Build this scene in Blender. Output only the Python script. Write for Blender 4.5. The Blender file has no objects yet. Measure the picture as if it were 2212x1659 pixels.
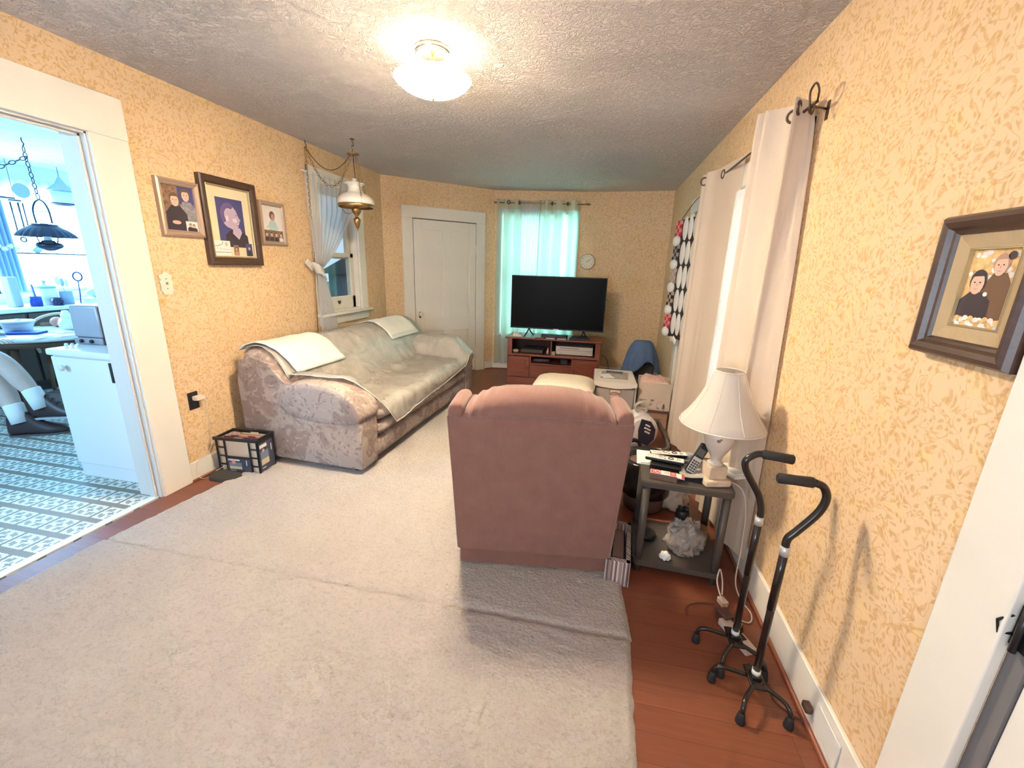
import bpy, bmesh, math, random
from mathutils import Vector, Matrix, noise as mnoise
random.seed(7)
PI = math.pi
SC = bpy.context.scene
COL = SC.collection
D = bpy.data
def R(d): return math.radians(d)

# ------------------------------------------------------------------ camera, world, lights, exposure
cam_d = D.cameras.new('camera'); cam = D.objects.new('camera', cam_d); COL.objects.link(cam)
cam_d.sensor_width = 36.0; cam_d.sensor_fit = 'HORIZONTAL'; cam_d.lens = 36.0 * 912.1 / 2212.0
cam_d.clip_start = 0.05; cam_d.clip_end = 120
def cam_basis(yaw, pitch, roll):
    cy, sy, cp, sp = math.cos(yaw), math.sin(yaw), math.cos(pitch), math.sin(pitch)
    F = Vector((-sy*cp, cy*cp, -sp)); X = Vector((cy, sy, 0)); Dn = -X.cross(F)
    cr, sr = math.cos(roll), math.sin(roll)
    return X*cr + Dn*sr, Dn*cr - X*sr, F
_x, _d, _f = cam_basis(0.1953, 0.2701, -0.0309)
cam.matrix_world = Matrix(((_x.x, -_d.x, -_f.x, 0), (_x.y, -_d.y, -_f.y, 0), (_x.z, -_d.z, -_f.z, 1.5), (0, 0, 0, 1)))
SC.camera = cam

w = D.worlds.new('sky'); SC.world = w; w.use_nodes = True
bg = w.node_tree.nodes['Background']; bg.inputs[0].default_value = (0.62, 0.80, 1.0, 1); bg.inputs[1].default_value = 0.9

def area(name, loc, direction, sx, sy, watts, color):
    l = D.lights.new(name, 'AREA'); l.shape = 'RECTANGLE'; l.size = sx; l.size_y = sy; l.energy = watts; l.color = color
    o = D.objects.new(name, l); COL.objects.link(o); o.location = loc
    o.rotation_euler = Vector(direction).to_track_quat('-Z', 'Y').to_euler(); o.visible_camera = True; return o
# daylight at the windows; kitchen side and near ones are unseen fill
area('kitchen_daylight', (-6.95, 3.75, 1.65), (1, 0, 0), 2.9, 1.35, 400, (0.26, 0.60, 1.0))
area('kitchen_side_fill', (-4.75, -0.62, 1.6), (0, 1, 0), 1.6, 1.2, 115, (0.30, 0.64, 1.0))  # added fill from an unseen side window, brightens cabinet front and jamb
area('far_window_daylight', (-0.93, 6.62, 1.45), (0.1, -1, 0), 1.0, 1.7, 60, (0.40, 1.0, 0.93))
area('right_window_daylight', (1.2, 2.80, 1.3), (-1, 0, 0), 1.2, 1.8, 15, (0.92, 0.96, 1.0))
area('near_window_fill', (-1.2, -2.3, 1.4), (0.10, 1, 1.1), 1.8, 1.5, 165, (0.74, 0.86, 1.0))  # fill from behind the camera, tilted up to brighten the ceiling
# the bulbs of the lit ceiling lamp, above its glass bowl
for _dx in (-0.06, 0.06):
    l = D.lights.new('ceiling_bulb', 'POINT'); l.energy = 1.7; l.color = (1.0, 0.86, 0.62); l.shadow_soft_size = 0.035
    o = D.objects.new('ceiling_bulb', l); COL.objects.link(o); o.location = (-0.897 + _dx, 2.28, 2.435)
SC.view_settings.view_transform = 'Standard'; SC.view_settings.look = 'None'
SC.view_settings.gamma = 1.0; SC.view_settings.use_curve_mapping = False
SC.view_settings.exposure = 0.20
LAMP_STRENGTH = 228.0

# ------------------------------------------------------------------ materials
def srgb(r, g, b):
    f = lambda c: (c/255.0)/12.92 if c/255.0 <= 0.04045 else ((c/255.0 + 0.055)/1.055)**2.4
    return (f(r), f(g), f(b), 1.0)
class NT:
    def __init__(s, m):
        m.use_nodes = True; s.t = m.node_tree; s.n = s.t.nodes; s.p = s.n.get('Principled BSDF'); s.out = s.n.get('Material Output')
    def node(s, typ, **kw):
        x = s.n.new(typ)
        for k, v in kw.items():
            if k in ('ins',):
                for kk, vv in v.items():
                    if hasattr(vv, 'is_output'): s.t.links.new(vv, x.inputs[kk])
                    else: x.inputs[kk].default_value = vv
            else: setattr(x, k, v)
        return x
    def link(s, a, b): s.t.links.new(a, b)
    def obj(s): return s.node('ShaderNodeTexCoord').outputs['Object']
    def math(s, op, a, b=None, clamp=False):
        x = s.node('ShaderNodeMath', operation=op); x.use_clamp = clamp
        for i, v in enumerate((a, b)):
            if v is None: continue
            if hasattr(v, 'is_output'): s.link(v, x.inputs[i])
            else: x.inputs[i].default_value = v
        return x.outputs[0]
    def mapr(s, v, a, b, c=0.0, d=1.0):
        x = s.node('ShaderNodeMapRange'); s.link(v, x.inputs[0])
        for i, k in enumerate((a, b, c, d)): x.inputs[i+1].default_value = k
        return x.outputs[0]
    def mix(s, f, a, b):
        x = s.node('ShaderNodeMix', data_type='RGBA')
        for i, v in ((0, f), (6, a), (7, b)):
            if hasattr(v, 'is_output'): s.link(v, x.inputs[i])
            else: x.inputs[i].default_value = v
        return x.outputs[2]
    def scale(s, v, sc, rot=(0, 0, 0)):
        x = s.node('ShaderNodeMapping'); s.link(v, x.inputs[0]); x.inputs[3].default_value = sc; x.inputs[2].default_value = rot
        return x.outputs[0]
    def noise(s, v, sc, det=3.0, rough=0.55, dist=0.0):
        x = s.node('ShaderNodeTexNoise', ins={'Scale': sc, 'Detail': det, 'Roughness': rough, 'Distortion': dist}); s.link(v, x.inputs['Vector'])
        return x
    def vor(s, v, sc, feature='F1', rand=1.0):
        x = s.node('ShaderNodeTexVoronoi', feature=feature, ins={'Scale': sc, 'Randomness': rand}); s.link(v, x.inputs['Vector']); return x
    def bump(s, h, strength=0.4, dist=0.01):
        x = s.node('ShaderNodeBump', ins={'Strength': strength, 'Distance': dist}); s.link(h, x.inputs['Height'])
        s.link(x.outputs[0], s.p.inputs['Normal']); return x.outputs[0]
_M = {}
def mat(name, col, rough=0.6, metal=0.0, spec=0.4, var=0.0, vscale=6.0, bump=0.0, bscale=120.0, emit=None, alpha=None, trans=0.0, coat=0.0):
    if name in _M: return _M[name]
    m = D.materials.new(name); t = NT(m); p = t.p
    p.inputs['Base Color'].default_value = col; p.inputs['Roughness'].default_value = rough; p.inputs['Metallic'].default_value = metal
    p.inputs['Specular IOR Level'].default_value = spec
    if var or bump: v = t.obj()
    if var:
        n = t.noise(v, vscale, 4).outputs[0]
        t.link(t.mix(t.mapr(n, 0.3, 0.7), tuple(c*(1-var) for c in col[:3])+(1,), tuple(min(1, c*(1+var)) for c in col[:3])+(1,)), p.inputs['Base Color'])
    if bump: t.bump(t.noise(v, bscale, 3).outputs[0], bump, 0.004)
    if emit: p.inputs['Emission Color'].default_value = emit[0]; p.inputs['Emission Strength'].default_value = emit[1]
    if trans: p.inputs['Transmission Weight'].default_value = trans
    if coat: p.inputs['Coat Weight'].default_value = coat
    if alpha is not None: p.inputs['Alpha'].default_value = alpha
    _M[name] = m; return m
def cloth(name, col, transl=0.4, transp=0.0, pat=None, bumpk=0.25, weave=500.0, tcol=None):
    """cloth that lets light through; pat = 'diamond' adds small lace diamonds"""
    if name in _M: return _M[name]
    m = D.materials.new(name); t = NT(m); v = t.obj()
    t.n.remove(t.p)
    d = t.node('ShaderNodeBsdfDiffuse', ins={'Color': col}); tr = t.node('ShaderNodeBsdfTranslucent', ins={'Color': tcol or col})
    a = t.node('ShaderNodeMixShader', ins={0: transl}); t.link(d.outputs[0], a.inputs[1]); t.link(tr.outputs[0], a.inputs[2])
    w_ = t.noise(v, 35, 3).outputs[0]
    b = t.node('ShaderNodeBump', ins={'Strength': bumpk, 'Distance': 0.01}); t.link(w_, b.inputs['Height'])
    t.link(b.outputs[0], d.inputs['Normal'])
    res = a.outputs[0]
    if transp or pat:
        tp = t.node('ShaderNodeBsdfTransparent'); mx = t.node('ShaderNodeMixShader', ins={0: transp})
        if pat == 'diamond':
            q = t.scale(v, (14, 14, 14), (0, R(45), 0)); sx = t.node('ShaderNodeSeparateXYZ'); t.link(q, sx.inputs[0])
            fx = t.math('PINGPONG', sx.outputs[0], 0.5); fz = t.math('PINGPONG', sx.outputs[2], 0.5)
            edge = t.math('MINIMUM', fx, fz)
            t.link(t.mapr(edge, 0.05, 0.10, transp*0.15, transp), mx.inputs[0])
        t.link(res, mx.inputs[1]); t.link(tp.outputs[0], mx.inputs[2]); res = mx.outputs[0]
    t.link(res, t.out.inputs[0]); _M[name] = m; return m

def wallpaper_mat():
    m = D.materials.new('floral_wallpaper'); t = NT(m); v = t.obj()
    wv = t.noise(v, 7, 2).outputs['Color']
    vm = t.node('ShaderNodeVectorMath', operation='MULTIPLY_ADD'); t.link(wv, vm.inputs[0]); vm.inputs[1].default_value = (0.16, 0.16, 0.16); t.link(v, vm.inputs[2])
    wv = vm.outputs[0]
    l1 = t.vor(t.scale(wv, (1.0, 1.0, 1.55), (R(35), R(25), 0)), 36).outputs['Distance']
    l2 = t.vor(t.scale(wv, (1.5, 1.4, 1.0), (R(-30), R(40), R(20))), 34).outputs['Distance']
    leaf = t.math('MAXIMUM', t.mapr(l1, 0.40, 0.24), t.mapr(l2, 0.38, 0.22))
    vine = t.math('ABSOLUTE', t.math('SUBTRACT', t.noise(v, 13, 1, 0.5, 1.2).outputs[0], 0.5))
    vine = t.mapr(vine, 0.018, 0.006)
    bloom = t.mapr(t.vor(wv, 9).outputs['Distance'], 0.34, 0.18)
    big = t.noise(v, 1.2, 2).outputs[0]
    base = t.mix(t.mapr(big, 0.35, 0.65), (0.79, 0.56, 0.345, 1), (0.83, 0.60, 0.38, 1))
    c = t.mix(t.math('MULTIPLY', bloom, 0.35), base, (0.86, 0.62, 0.27, 1))
    c = t.mix(t.math('MULTIPLY', vine, 0.55), c, (0.62, 0.36, 0.13, 1))
    shade = t.mapr(t.noise(v, 60, 2).outputs[0], 0.3, 0.7)
    c = t.mix(t.math('MULTIPLY', leaf, t.math('ADD', 0.30, t.math('MULTIPLY', shade, 0.55))), c, (0.60, 0.335, 0.125, 1))
    t.link(c, t.p.inputs['Base Color']); t.p.inputs['Roughness'].default_value = 0.72; t.p.inputs['Specular IOR Level'].default_value = 0.25
    t.bump(t.math('ADD', t.noise(v, 160, 3).outputs[0], t.math('MULTIPLY', leaf, 0.4)), 0.28, 0.003)
    return m
def ceiling_mat():
    m = D.materials.new('stippled_plaster'); t = NT(m); v = t.obj()
    n1 = t.noise(v, 15, 4, 0.6, 2.2).outputs[0]
    ridg = t.math('ABSOLUTE', t.math('SUBTRACT', n1, 0.5)); ridg = t.mapr(ridg, 0.0, 0.09, 1.0, 0.0)
    n2 = t.noise(v, 38, 3, 0.6, 1.0).outputs[0]
    amt = t.mapr(t.noise(v, 0.9, 2).outputs[0], 0.35, 0.6, 0.45, 1.0)
    h = t.math('MULTIPLY', t.math('ADD', t.math('MULTIPLY', ridg, 0.75), t.math('MULTIPLY', n2, 0.65)), amt)
    t.link(t.mix(t.mapr(n2, 0.3, 0.7), (0.86, 0.755, 0.71, 1), (0.92, 0.82, 0.775, 1)), t.p.inputs['Base Color'])
    t.p.inputs['Roughness'].default_value = 0.75; t.p.inputs['Specular IOR Level'].default_value = 0.3
    t.bump(h, 0.85, 0.017); return m
def wood_floor_mat():
    m = D.materials.new('cherry_plank_floor'); t = NT(m); v = t.obj()
    sx = t.node('ShaderNodeSeparateXYZ'); t.link(v, sx.inputs[0])
    br = t.node('ShaderNodeTexBrick', offset=0.37, ins={'Color1': (0.205, 0.066, 0.036, 1), 'Color2': (0.245, 0.082, 0.045, 1), 'Mortar': (0.12, 0.03, 0.016, 1), 'Scale': 1.0, 'Mortar Size': 0.0012, 'Brick Width': 1.2, 'Row Height': 0.095, 'Bias': 0.0})
    t.link(v, br.inputs['Vector'])
    g = t.noise(t.scale(v, (1.5, 26, 1)), 3.0, 5, 0.6, 0.6).outputs[0]
    c = t.mix(t.mapr(g, 0.3, 0.7), br.outputs[0], (0.15, 0.045, 0.026, 1))
    c2 = t.node('ShaderNodeMix', data_type='RGBA'); c2.inputs[0].default_value = 0.55; t.link(br.outputs[0], c2.inputs[6]); t.link(c, c2.inputs[7])
    t.link(c2.outputs[2], t.p.inputs['Base Color']); t.p.inputs['Roughness'].default_value = 0.34; t.p.inputs['Specular IOR Level'].default_value = 0.4
    t.bump(t.math('MULTIPLY', br.outputs['Fac'], -1.0), 0.25, 0.002); return m
def vinyl_mat(cx, cy, tx, ty):
    m = D.materials.new('patterned_vinyl'); t = NT(m); v = t.obj()
    sx = t.node('ShaderNodeSeparateXYZ'); t.link(v, sx.inputs[0])
    a = t.math('SUBTRACT', t.math('FRACT', t.math('ADD', t.math('DIVIDE', t.math('SUBTRACT', sx.outputs[0], cx), tx), 100.5)), 0.5)
    b = t.math('SUBTRACT', t.math('FRACT', t.math('ADD', t.math('DIVIDE', t.math('SUBTRACT', sx.outputs[1], cy), ty), 100.5)), 0.5)
    ax = t.math('ABSOLUTE', a); by = t.math('ABSOLUTE', b)
    wob = t.math('MULTIPLY', t.math('SINE', t.math('MULTIPLY', t.math('ADD', a, b), 44.0)), 0.010)
    mx = t.math('ADD', t.math('MAXIMUM', t.math('MULTIPLY', ax, 1.06), t.math('MULTIPLY', by, 1.24)), wob)
    cut = t.math('ADD', t.math('ADD', ax, by), wob)
    inside = t.math('MULTIPLY', t.mapr(mx, 0.475, 0.455), t.mapr(cut, 0.80, 0.77))
    ring = t.mapr(mx, 0.385, 0.365)
    rr = t.math('SQRT', t.math('ADD', t.math('MULTIPLY', a, a), t.math('MULTIPLY', b, b)))
    ang = t.math('ARCTAN2', b, a)
    pet = t.math('ADD', 0.25, t.math('MULTIPLY', t.math('COSINE', t.math('MULTIPLY', ang, 4.0)), 0.10))
    flower = t.mapr(t.math('SUBTRACT', rr, pet), 0.015, -0.015)
    heart = t.mapr(t.math('SUBTRACT', rr, t.math('ADD', 0.095, t.math('MULTIPLY', t.math('COSINE', t.math('MULTIPLY', ang, 4.0)), 0.045))), 0.015, -0.015)
    cor = t.math('MULTIPLY', t.mapr(t.math('MINIMUM', ax, by), 0.23, 0.25), ring)
    dark = t.math('MULTIPLY', ring, t.math('SUBTRACT', 1.0, t.math('MAXIMUM', flower, cor), clamp=True))
    c = t.mix(inside, (0.23, 0.205, 0.165, 1), (0.74, 0.74, 0.68, 1))
    c = t.mix(dark, c, (0.27, 0.31, 0.27, 1))
    c = t.mix(t.math('MULTIPLY', heart, inside), c, (0.22, 0.24, 0.22, 1))
    t.link(c, t.p.inputs['Base Color']); t.p.inputs['Roughness'].default_value = 0.42; t.p.inputs['Specular IOR Level'].default_value = 0.22
    t.bump(t.noise(v, 30, 2).outputs[0], 0.12, 0.004); return m
def carpet_mat():
    m = D.materials.new('shag_carpet'); t = NT(m); v = t.obj()
    n = t.noise(t.scale(v, (1, 1.5, 1)), 46, 5, 0.65, 1.2).outputs[0]; n2 = t.noise(v, 2.5, 3).outputs[0]; n3 = t.noise(v, 300, 3, 0.7).outputs[0]; n4 = t.vor(v, 70).outputs['Distance']
    c = t.mix(t.mapr(n2, 0.3, 0.7), (0.78, 0.665, 0.60, 1), (0.85, 0.735, 0.67, 1))
    c = t.mix(t.math('MULTIPLY', t.mapr(n, 0.52, 0.25), 0.55), c, (0.47, 0.345, 0.27, 1))
    t.link(c, t.p.inputs['Base Color']); t.p.inputs['Roughness'].default_value = 0.95; t.p.inputs['Specular IOR Level'].default_value = 0.1
    t.p.inputs['Sheen Weight'].default_value = 0.25; t.p.inputs['Sheen Roughness'].default_value = 0.6
    t.bump(t.math('ADD', t.math('ADD', n, t.math('MULTIPLY', n3, 0.5)), t.math('MULTIPLY', n4, 0.6)), 1.0, 0.018); return m
def sofa_mat():
    m = D.materials.new('leaf_print_upholstery'); t = NT(m); v = t.obj()
    wn = t.noise(v, 5, 2).outputs['Color']
    vm = t.node('ShaderNodeVectorMath', operation='MULTIPLY_ADD'); t.link(wn, vm.inputs[0]); vm.inputs[1].default_value = (0.35, 0.35, 0.35); t.link(v, vm.inputs[2])
    big = t.noise(vm.outputs[0], 4.5, 3, 0.55, 0.5).outputs[0]
    lf = t.mapr(t.vor(t.scale(vm.outputs[0], (1.0, 1.0, 2.1), (R(30), R(20), 0)), 15).outputs['Distance'], 0.34, 0.26)
    lf2 = t.mapr(t.vor(t.scale(vm.outputs[0], (2.4, 1.8, 1.0), (R(10), R(50), R(30))), 11).outputs['Distance'], 0.30, 0.22)
    spots = t.math('MULTIPLY', t.mapr(t.vor(vm.outputs[0], 42).outputs['Distance'], 0.30, 0.20), t.mapr(t.noise(v, 5, 2).outputs[0], 0.56, 0.62))
    c = t.mix(t.mapr(big, 0.46, 0.54), (0.335, 0.255, 0.228, 1), (0.46, 0.375, 0.335, 1))
    c = t.mix(t.math('MULTIPLY', lf, 0.55), c, (0.55, 0.46, 0.41, 1))
    c = t.mix(t.math('MULTIPLY', lf2, 0.6), c, (0.225, 0.165, 0.15, 1))
    c = t.mix(t.math('MULTIPLY', spots, 0.85), c, (0.17, 0.125, 0.115, 1))
    t.link(c, t.p.inputs['Base Color']); t.p.inputs['Roughness'].default_value = 0.8; t.p.inputs['Specular IOR Level'].default_value = 0.2
    t.bump(t.math('ADD', t.noise(v, 220, 2).outputs[0], t.math('MULTIPLY', big, 3.0)), 0.25, 0.004); return m
def recliner_mat():
    m = D.materials.new('rose_corduroy'); t = NT(m); v = t.obj()
    rib = t.math('SINE', t.math('MULTIPLY', t.node('ShaderNodeSeparateXYZ', ins={0: v}).outputs[0], 900.0))
    n = t.noise(v, 14, 4).outputs[0]; f = t.noise(v, 300, 2).outputs[0]
    c = t.mix(t.mapr(n, 0.3, 0.7), (0.215, 0.105, 0.084, 1), (0.25, 0.127, 0.104, 1))
    c = t.mix(t.math('MULTIPLY', f, 0.3), c, (0.19, 0.095, 0.078, 1))
    t.link(c, t.p.inputs['Base Color']); t.p.inputs['Roughness'].default_value = 0.85; t.p.inputs['Specular IOR Level'].default_value = 0.15
    t.p.inputs['Sheen Weight'].default_value = 0.35; t.p.inputs['Sheen Roughness'].default_value = 0.5
    t.bump(t.math('ADD', t.math('MULTIPLY', rib, 0.4), f), 0.3, 0.002); return m
def wood_mat(name, c1, c2, rough=0.4, axis=(1, 12, 12), sc=5.0):
    if name in _M: return _M[name]
    m = D.materials.new(name); t = NT(m); v = t.obj()
    g = t.noise(t.scale(v, axis), sc, 5, 0.6, 0.8).outputs[0]
    t.link(t.mix(t.mapr(g, 0.3, 0.7), c1, c2), t.p.inputs['Base Color']); t.p.inputs['Roughness'].default_value = rough
    _M[name] = m; return m
WALLP = wallpaper_mat(); CEIL = ceiling_mat(); FLOORM = wood_floor_mat(); CARPET = carpet_mat(); SOFAM = sofa_mat(); RECM = recliner_mat()
WHITE = mat('white_paint', (0.84, 0.775, 0.69, 1), 0.45, var=0.03, vscale=3, bump=0.05, bscale=60)
KWHITE = mat('kitchen_white', (0.80, 0.80, 0.80, 1), 0.4)
BLACK = mat('black_plastic', (0.012, 0.012, 0.013, 1), 0.35)
BLACKM = mat('black_satin_metal', (0.018, 0.014, 0.014, 1), 0.28, 0.3, coat=0.4)
RUBBER = mat('dark_rubber', (0.022, 0.019, 0.02, 1), 0.7)
CHROME = mat('chrome', (0.75, 0.75, 0.75, 1), 0.15, 1.0)
BRASS = mat('antique_brass', (0.42, 0.26, 0.11, 1), 0.35, 1.0, var=0.15)
BRONZE = mat('bronze_metal', (0.10, 0.065, 0.045, 1), 0.4, 0.8)
CREAM = mat('cream_plastic', (0.78, 0.70, 0.58, 1), 0.4)
WPLASTIC = mat('white_plastic', (0.80, 0.77, 0.73, 1), 0.35)
PAPER = mat('white_paper', (0.82, 0.80, 0.77, 1), 0.8)
CHERRY = wood_mat('cherry_veneer', (0.17, 0.042, 0.024, 1), (0.24, 0.066, 0.035, 1), 0.35)
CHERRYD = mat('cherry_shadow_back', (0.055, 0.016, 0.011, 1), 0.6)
GREYT = mat('grey_laminate', (0.075, 0.062, 0.056, 1), 0.4, var=0.08)
GLASS = None
def glass_mat():
    m = D.materials.new('window_glass'); t = NT(m); t.n.remove(t.p)
    tp = t.node('ShaderNodeBsdfTransparent', ins={0: (0.93, 0.97, 0.97, 1)}); g = t.node('ShaderNodeBsdfGlossy', ins={1: 0.02})
    mx = t.node('ShaderNodeMixShader', ins={0: 0.06}); t.link(tp.outputs[0], mx.inputs[1]); t.link(g.outputs[0], mx.inputs[2]); t.link(mx.outputs[0], t.out.inputs[0]); return m
GLASS = glass_mat()
CURT = cloth('cream_curtain_cloth', (0.74, 0.61, 0.50, 1), 0.22, 0.0)
LACE = cloth('white_lace', (0.80, 0.78, 0.75, 1), 0.35, 0.09, 'diamond')
SHEER = cloth('white_sheer', (0.86, 0.86, 0.88, 1), 0.5, 0.30)
FARCURT = cloth('pale_thin_curtain', (0.80, 0.80, 0.76, 1), 0.62, 0.0, tcol=(0.80, 0.90, 0.86, 1))
TOWEL = mat('white_towel', (0.86, 0.84, 0.78, 1), 0.9, var=0.03, bump=0.3, bscale=60)

# ------------------------------------------------------------------ mesh helpers
def quad_faces(bm, rows, close_u=False, close_v=False, mi=0, smooth=True):
    """rows of Vectors -> grid of faces; returns the vert grid"""
    g = [[bm.verts.new(p) for p in r] for r in rows]
    nu = len(g); nv = len(g[0])
    for i in range(nu if close_u else nu-1):
        for j in range(nv if close_v else nv-1):
            a, b, c, d = g[i][j], g[(i+1) % nu][j], g[(i+1) % nu][(j+1) % nv], g[i][(j+1) % nv]
            try:
                f = bm.faces.new((a, b, c, d)); f.material_index = mi; f.smooth = smooth
            except ValueError: pass
    return g
def capv(bm, loop, mi=0, flip=False):
    try:
        f = bm.faces.new(loop[::-1] if flip else loop); f.material_index = mi
    except ValueError: pass
def box(bm, c, s, bev=0.0, rot=None, mi=0, seg=2, taper=None):
    """box centred on c, full size s; rot = Matrix or euler degrees; taper=(kx,ky) scales the top"""
    hx, hy, hz = s[0]/2, s[1]/2, s[2]/2
    r = bmesh.ops.create_cube(bm, size=1.0); vs = r['verts']
    M = Matrix.Identity(3)
    if rot is not None:
        from mathutils import Euler
        M = rot if isinstance(rot, Matrix) else Euler([R(a) for a in rot]).to_matrix()
    for v in vs:
        p = Vector((v.co.x*2*hx, v.co.y*2*hy, v.co.z*2*hz))
        if taper and p.z > 0: p.x *= taper[0]; p.y *= taper[1]
        v.co = M @ p + Vector(c)
    fs = {f for v in vs for f in v.link_faces}
    for f in fs: f.material_index = mi
    if bev > 0:
        es = list({e for v in vs for e in v.link_edges})
        rb = bmesh.ops.bevel(bm, geom=es, offset=bev, segments=seg, profile=0.5, affect='EDGES')
        for f in rb['faces']: f.material_index = mi; f.smooth = True
def bb(bm, x0, x1, y0, y1, z0, z1, bev=0.0, mi=0, seg=2):
    box(bm, ((x0+x1)/2, (y0+y1)/2, (z0+z1)/2), (abs(x1-x0), abs(y1-y0), abs(z1-z0)), bev, None, mi, seg)
def frame_axes(t):
    t = t.normalized(); a = Vector((0, 0, 1)) if abs(t.z) < 0.9 else Vector((1, 0, 0))
    u = t.cross(a).normalized(); return u, t.cross(u).normalized()
def tube(bm, pts, rad, n=8, mi=0, closed=False, caps=True, smooth_path=0):
    pts = [Vector(p) for p in pts]
    rads = rad if isinstance(rad, (list, tuple)) else [rad]*len(pts)
    if smooth_path:
        pts, rads = spline(pts, smooth_path, closed, rads)
    rows = []; u = None
    for i, p in enumerate(pts):
        if closed: t = pts[(i+1) % len(pts)] - pts[i-1]
        else: t = pts[min(i+1, len(pts)-1)] - pts[max(i-1, 0)]
        if t.length < 1e-9: t = Vector((0, 0, 1))
        t.normalize()
        if u is None: u, v = frame_axes(t)
        else:
            u = (u - t*u.dot(t)); u = u.normalized() if u.length > 1e-6 else frame_axes(t)[0]
            v = t.cross(u)
        rows.append([p + (u*math.cos(2*PI*k/n) + v*math.sin(2*PI*k/n))*rads[i] for k in range(n)])
    g = quad_faces(bm, rows, close_u=closed, close_v=True, mi=mi)
    if caps and not closed: capv(bm, g[0], mi, True); capv(bm, g[-1], mi)
def spline(pts, k=6, closed=False, rads=None):
    n = len(pts); out = []; ro = []
    rng = range(n if closed else n-1)
    for i in rng:
        p0, p1, p2, p3 = (pts[(i-1) % n], pts[i], pts[(i+1) % n], pts[(i+2) % n]) if closed else (pts[max(i-1, 0)], pts[i], pts[i+1], pts[min(i+2, n-1)])
        for j in range(k):
            t = j/k; out.append(0.5*((2*p1) + (-p0+p2)*t + (2*p0-5*p1+4*p2-p3)*t*t + (-p0+3*p1-3*p2+p3)*t**3))
            if rads: ro.append(rads[i]*(1-t) + rads[(i+1) % n]*t)
    if not closed:
        out.append(pts[-1]); 
        if rads: ro.append(rads[-1])
    return (out, ro) if rads else out
def lathe(bm, prof, c=(0, 0, 0), n=24, mi=0, wave=None, cap=True, axis='Z'):
    """prof: (radius, height) list from bottom to top"""
    rows = []
    for i, (r, z) in enumerate(prof):
        row = []
        for k in range(n):
            a = 2*PI*k/n; rr = r*(1 + (wave(i, a) if wave else 0))
            p = Vector((rr*math.cos(a), rr*math.sin(a), z))
            if axis == 'Y': p = Vector((p.x, -p.z, p.y))
            if axis == 'X': p = Vector((p.z, p.x, p.y))
            row.append(p + Vector(c))
        rows.append(row)
    g = quad_faces(bm, rows, close_v=True, mi=mi)
    if cap:
        if prof[0][0] > 1e-5: capv(bm, g[0], mi, True)
        if prof[-1][0] > 1e-5: capv(bm, g[-1], mi)
def cyl(bm, a, b, r, n=16, mi=0, r2=None):
    tube(bm, [a, b], [r, r if r2 is None else r2], n, mi)
def prism(bm, pts2, y0, y1, mi=0, plane='XZ', smooth=False):
    """closed outline extruded; plane XZ extrudes along y, XY along z, YZ along x"""
    def P(p, t): return Vector((p[0], t, p[1])) if plane == 'XZ' else (Vector((p[0], p[1], t)) if plane == 'XY' else Vector((t, p[0], p[1])))
    a = [bm.verts.new(P(p, y0)) for p in pts2]; b = [bm.verts.new(P(p, y1)) for p in pts2]; n = len(pts2)
    for i in range(n):
        f = bm.faces.new((a[i], a[(i+1) % n], b[(i+1) % n], b[i])); f.material_index = mi; f.smooth = smooth
    capv(bm, a, mi, True); capv(bm, b, mi)
def disc(bm, c, rx, rz, y, n=20, mi=0, a0=0):
    """flat ellipse facing -Y at depth y"""
    vs = [bm.verts.new((c[0]+rx*math.cos(a0+2*PI*k/n), y, c[1]+rz*math.sin(a0+2*PI*k/n))) for k in range(n)]
    f = bm.faces.new(vs); f.material_index = mi
def poly(bm, pts, y, mi=0):
    f = bm.faces.new([bm.verts.new((p[0], y, p[1])) for p in pts]); f.material_index = mi
def rect(bm, x0, x1, z0, z1, y, mi=0): poly(bm, [(x0, z0), (x1, z0), (x1, z1), (x0, z1)], y, mi)
def torus(bm, c, R_, r, n=20, m=6, axis='Y', mi=0, sx=1.0, sz=1.0, M=None):
    pts = []
    for k in range(n):
        a = 2*PI*k/n; q = Vector((R_*math.cos(a)*sx, 0, R_*math.sin(a)*sz))
        if axis == 'Z': q = Vector((q.x, q.z, 0))
        if axis == 'X': q = Vector((0, q.x, q.z))
        if M: q = M @ q
        pts.append(Vector(c)+q)
    tube(bm, pts, r, m, mi, closed=True)
def blob(bm, c, s, n=12, m=8, mi=0, f=None, rot=None):
    rows = []
    for i in range(m+1):
        th = PI*i/m; row = []
        for k in range(n):
            ph = 2*PI*k/n; d = Vector((math.sin(th)*math.cos(ph), math.sin(th)*math.sin(ph), -math.cos(th)))
            kf = f(d) if f else 1.0; q = Vector((d.x*s[0], d.y*s[1], d.z*s[2]))*kf
            if rot: q = rot @ q
            row.append(Vector(c)+q)
        rows.append(row)
    quad_faces(bm, rows, close_v=True, mi=mi)
def text(bm, s, size, M, mi=0, extr=0.0006, align='CENTER'):
    cu = D.curves.new('t', 'FONT'); cu.body = s; cu.size = size; cu.extrude = extr; cu.align_x = align; cu.align_y = 'CENTER'; cu.resolution_u = 3
    o = D.objects.new('t', cu); COL.objects.link(o)
    dg = bpy.context.evaluated_depsgraph_get(); me = D.meshes.new_from_object(o.evaluated_get(dg))
    n0 = len(bm.verts); nf = len(bm.faces); bm.from_mesh(me); bm.verts.ensure_lookup_table(); bm.faces.ensure_lookup_table()
    for v in bm.verts[n0:]: v.co = M @ v.co
    for f in bm.faces[nf:]: f.material_index = mi
    D.objects.remove(o); D.curves.remove(cu); D.meshes.remove(me)
def TF(x, y, z):   # lettering standing upright facing -Y at (x,y,z)
    return Matrix.Translation((x, y, z)) @ Matrix.Rotation(PI/2, 4, 'X')
def B(): return bmesh.new()
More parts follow.
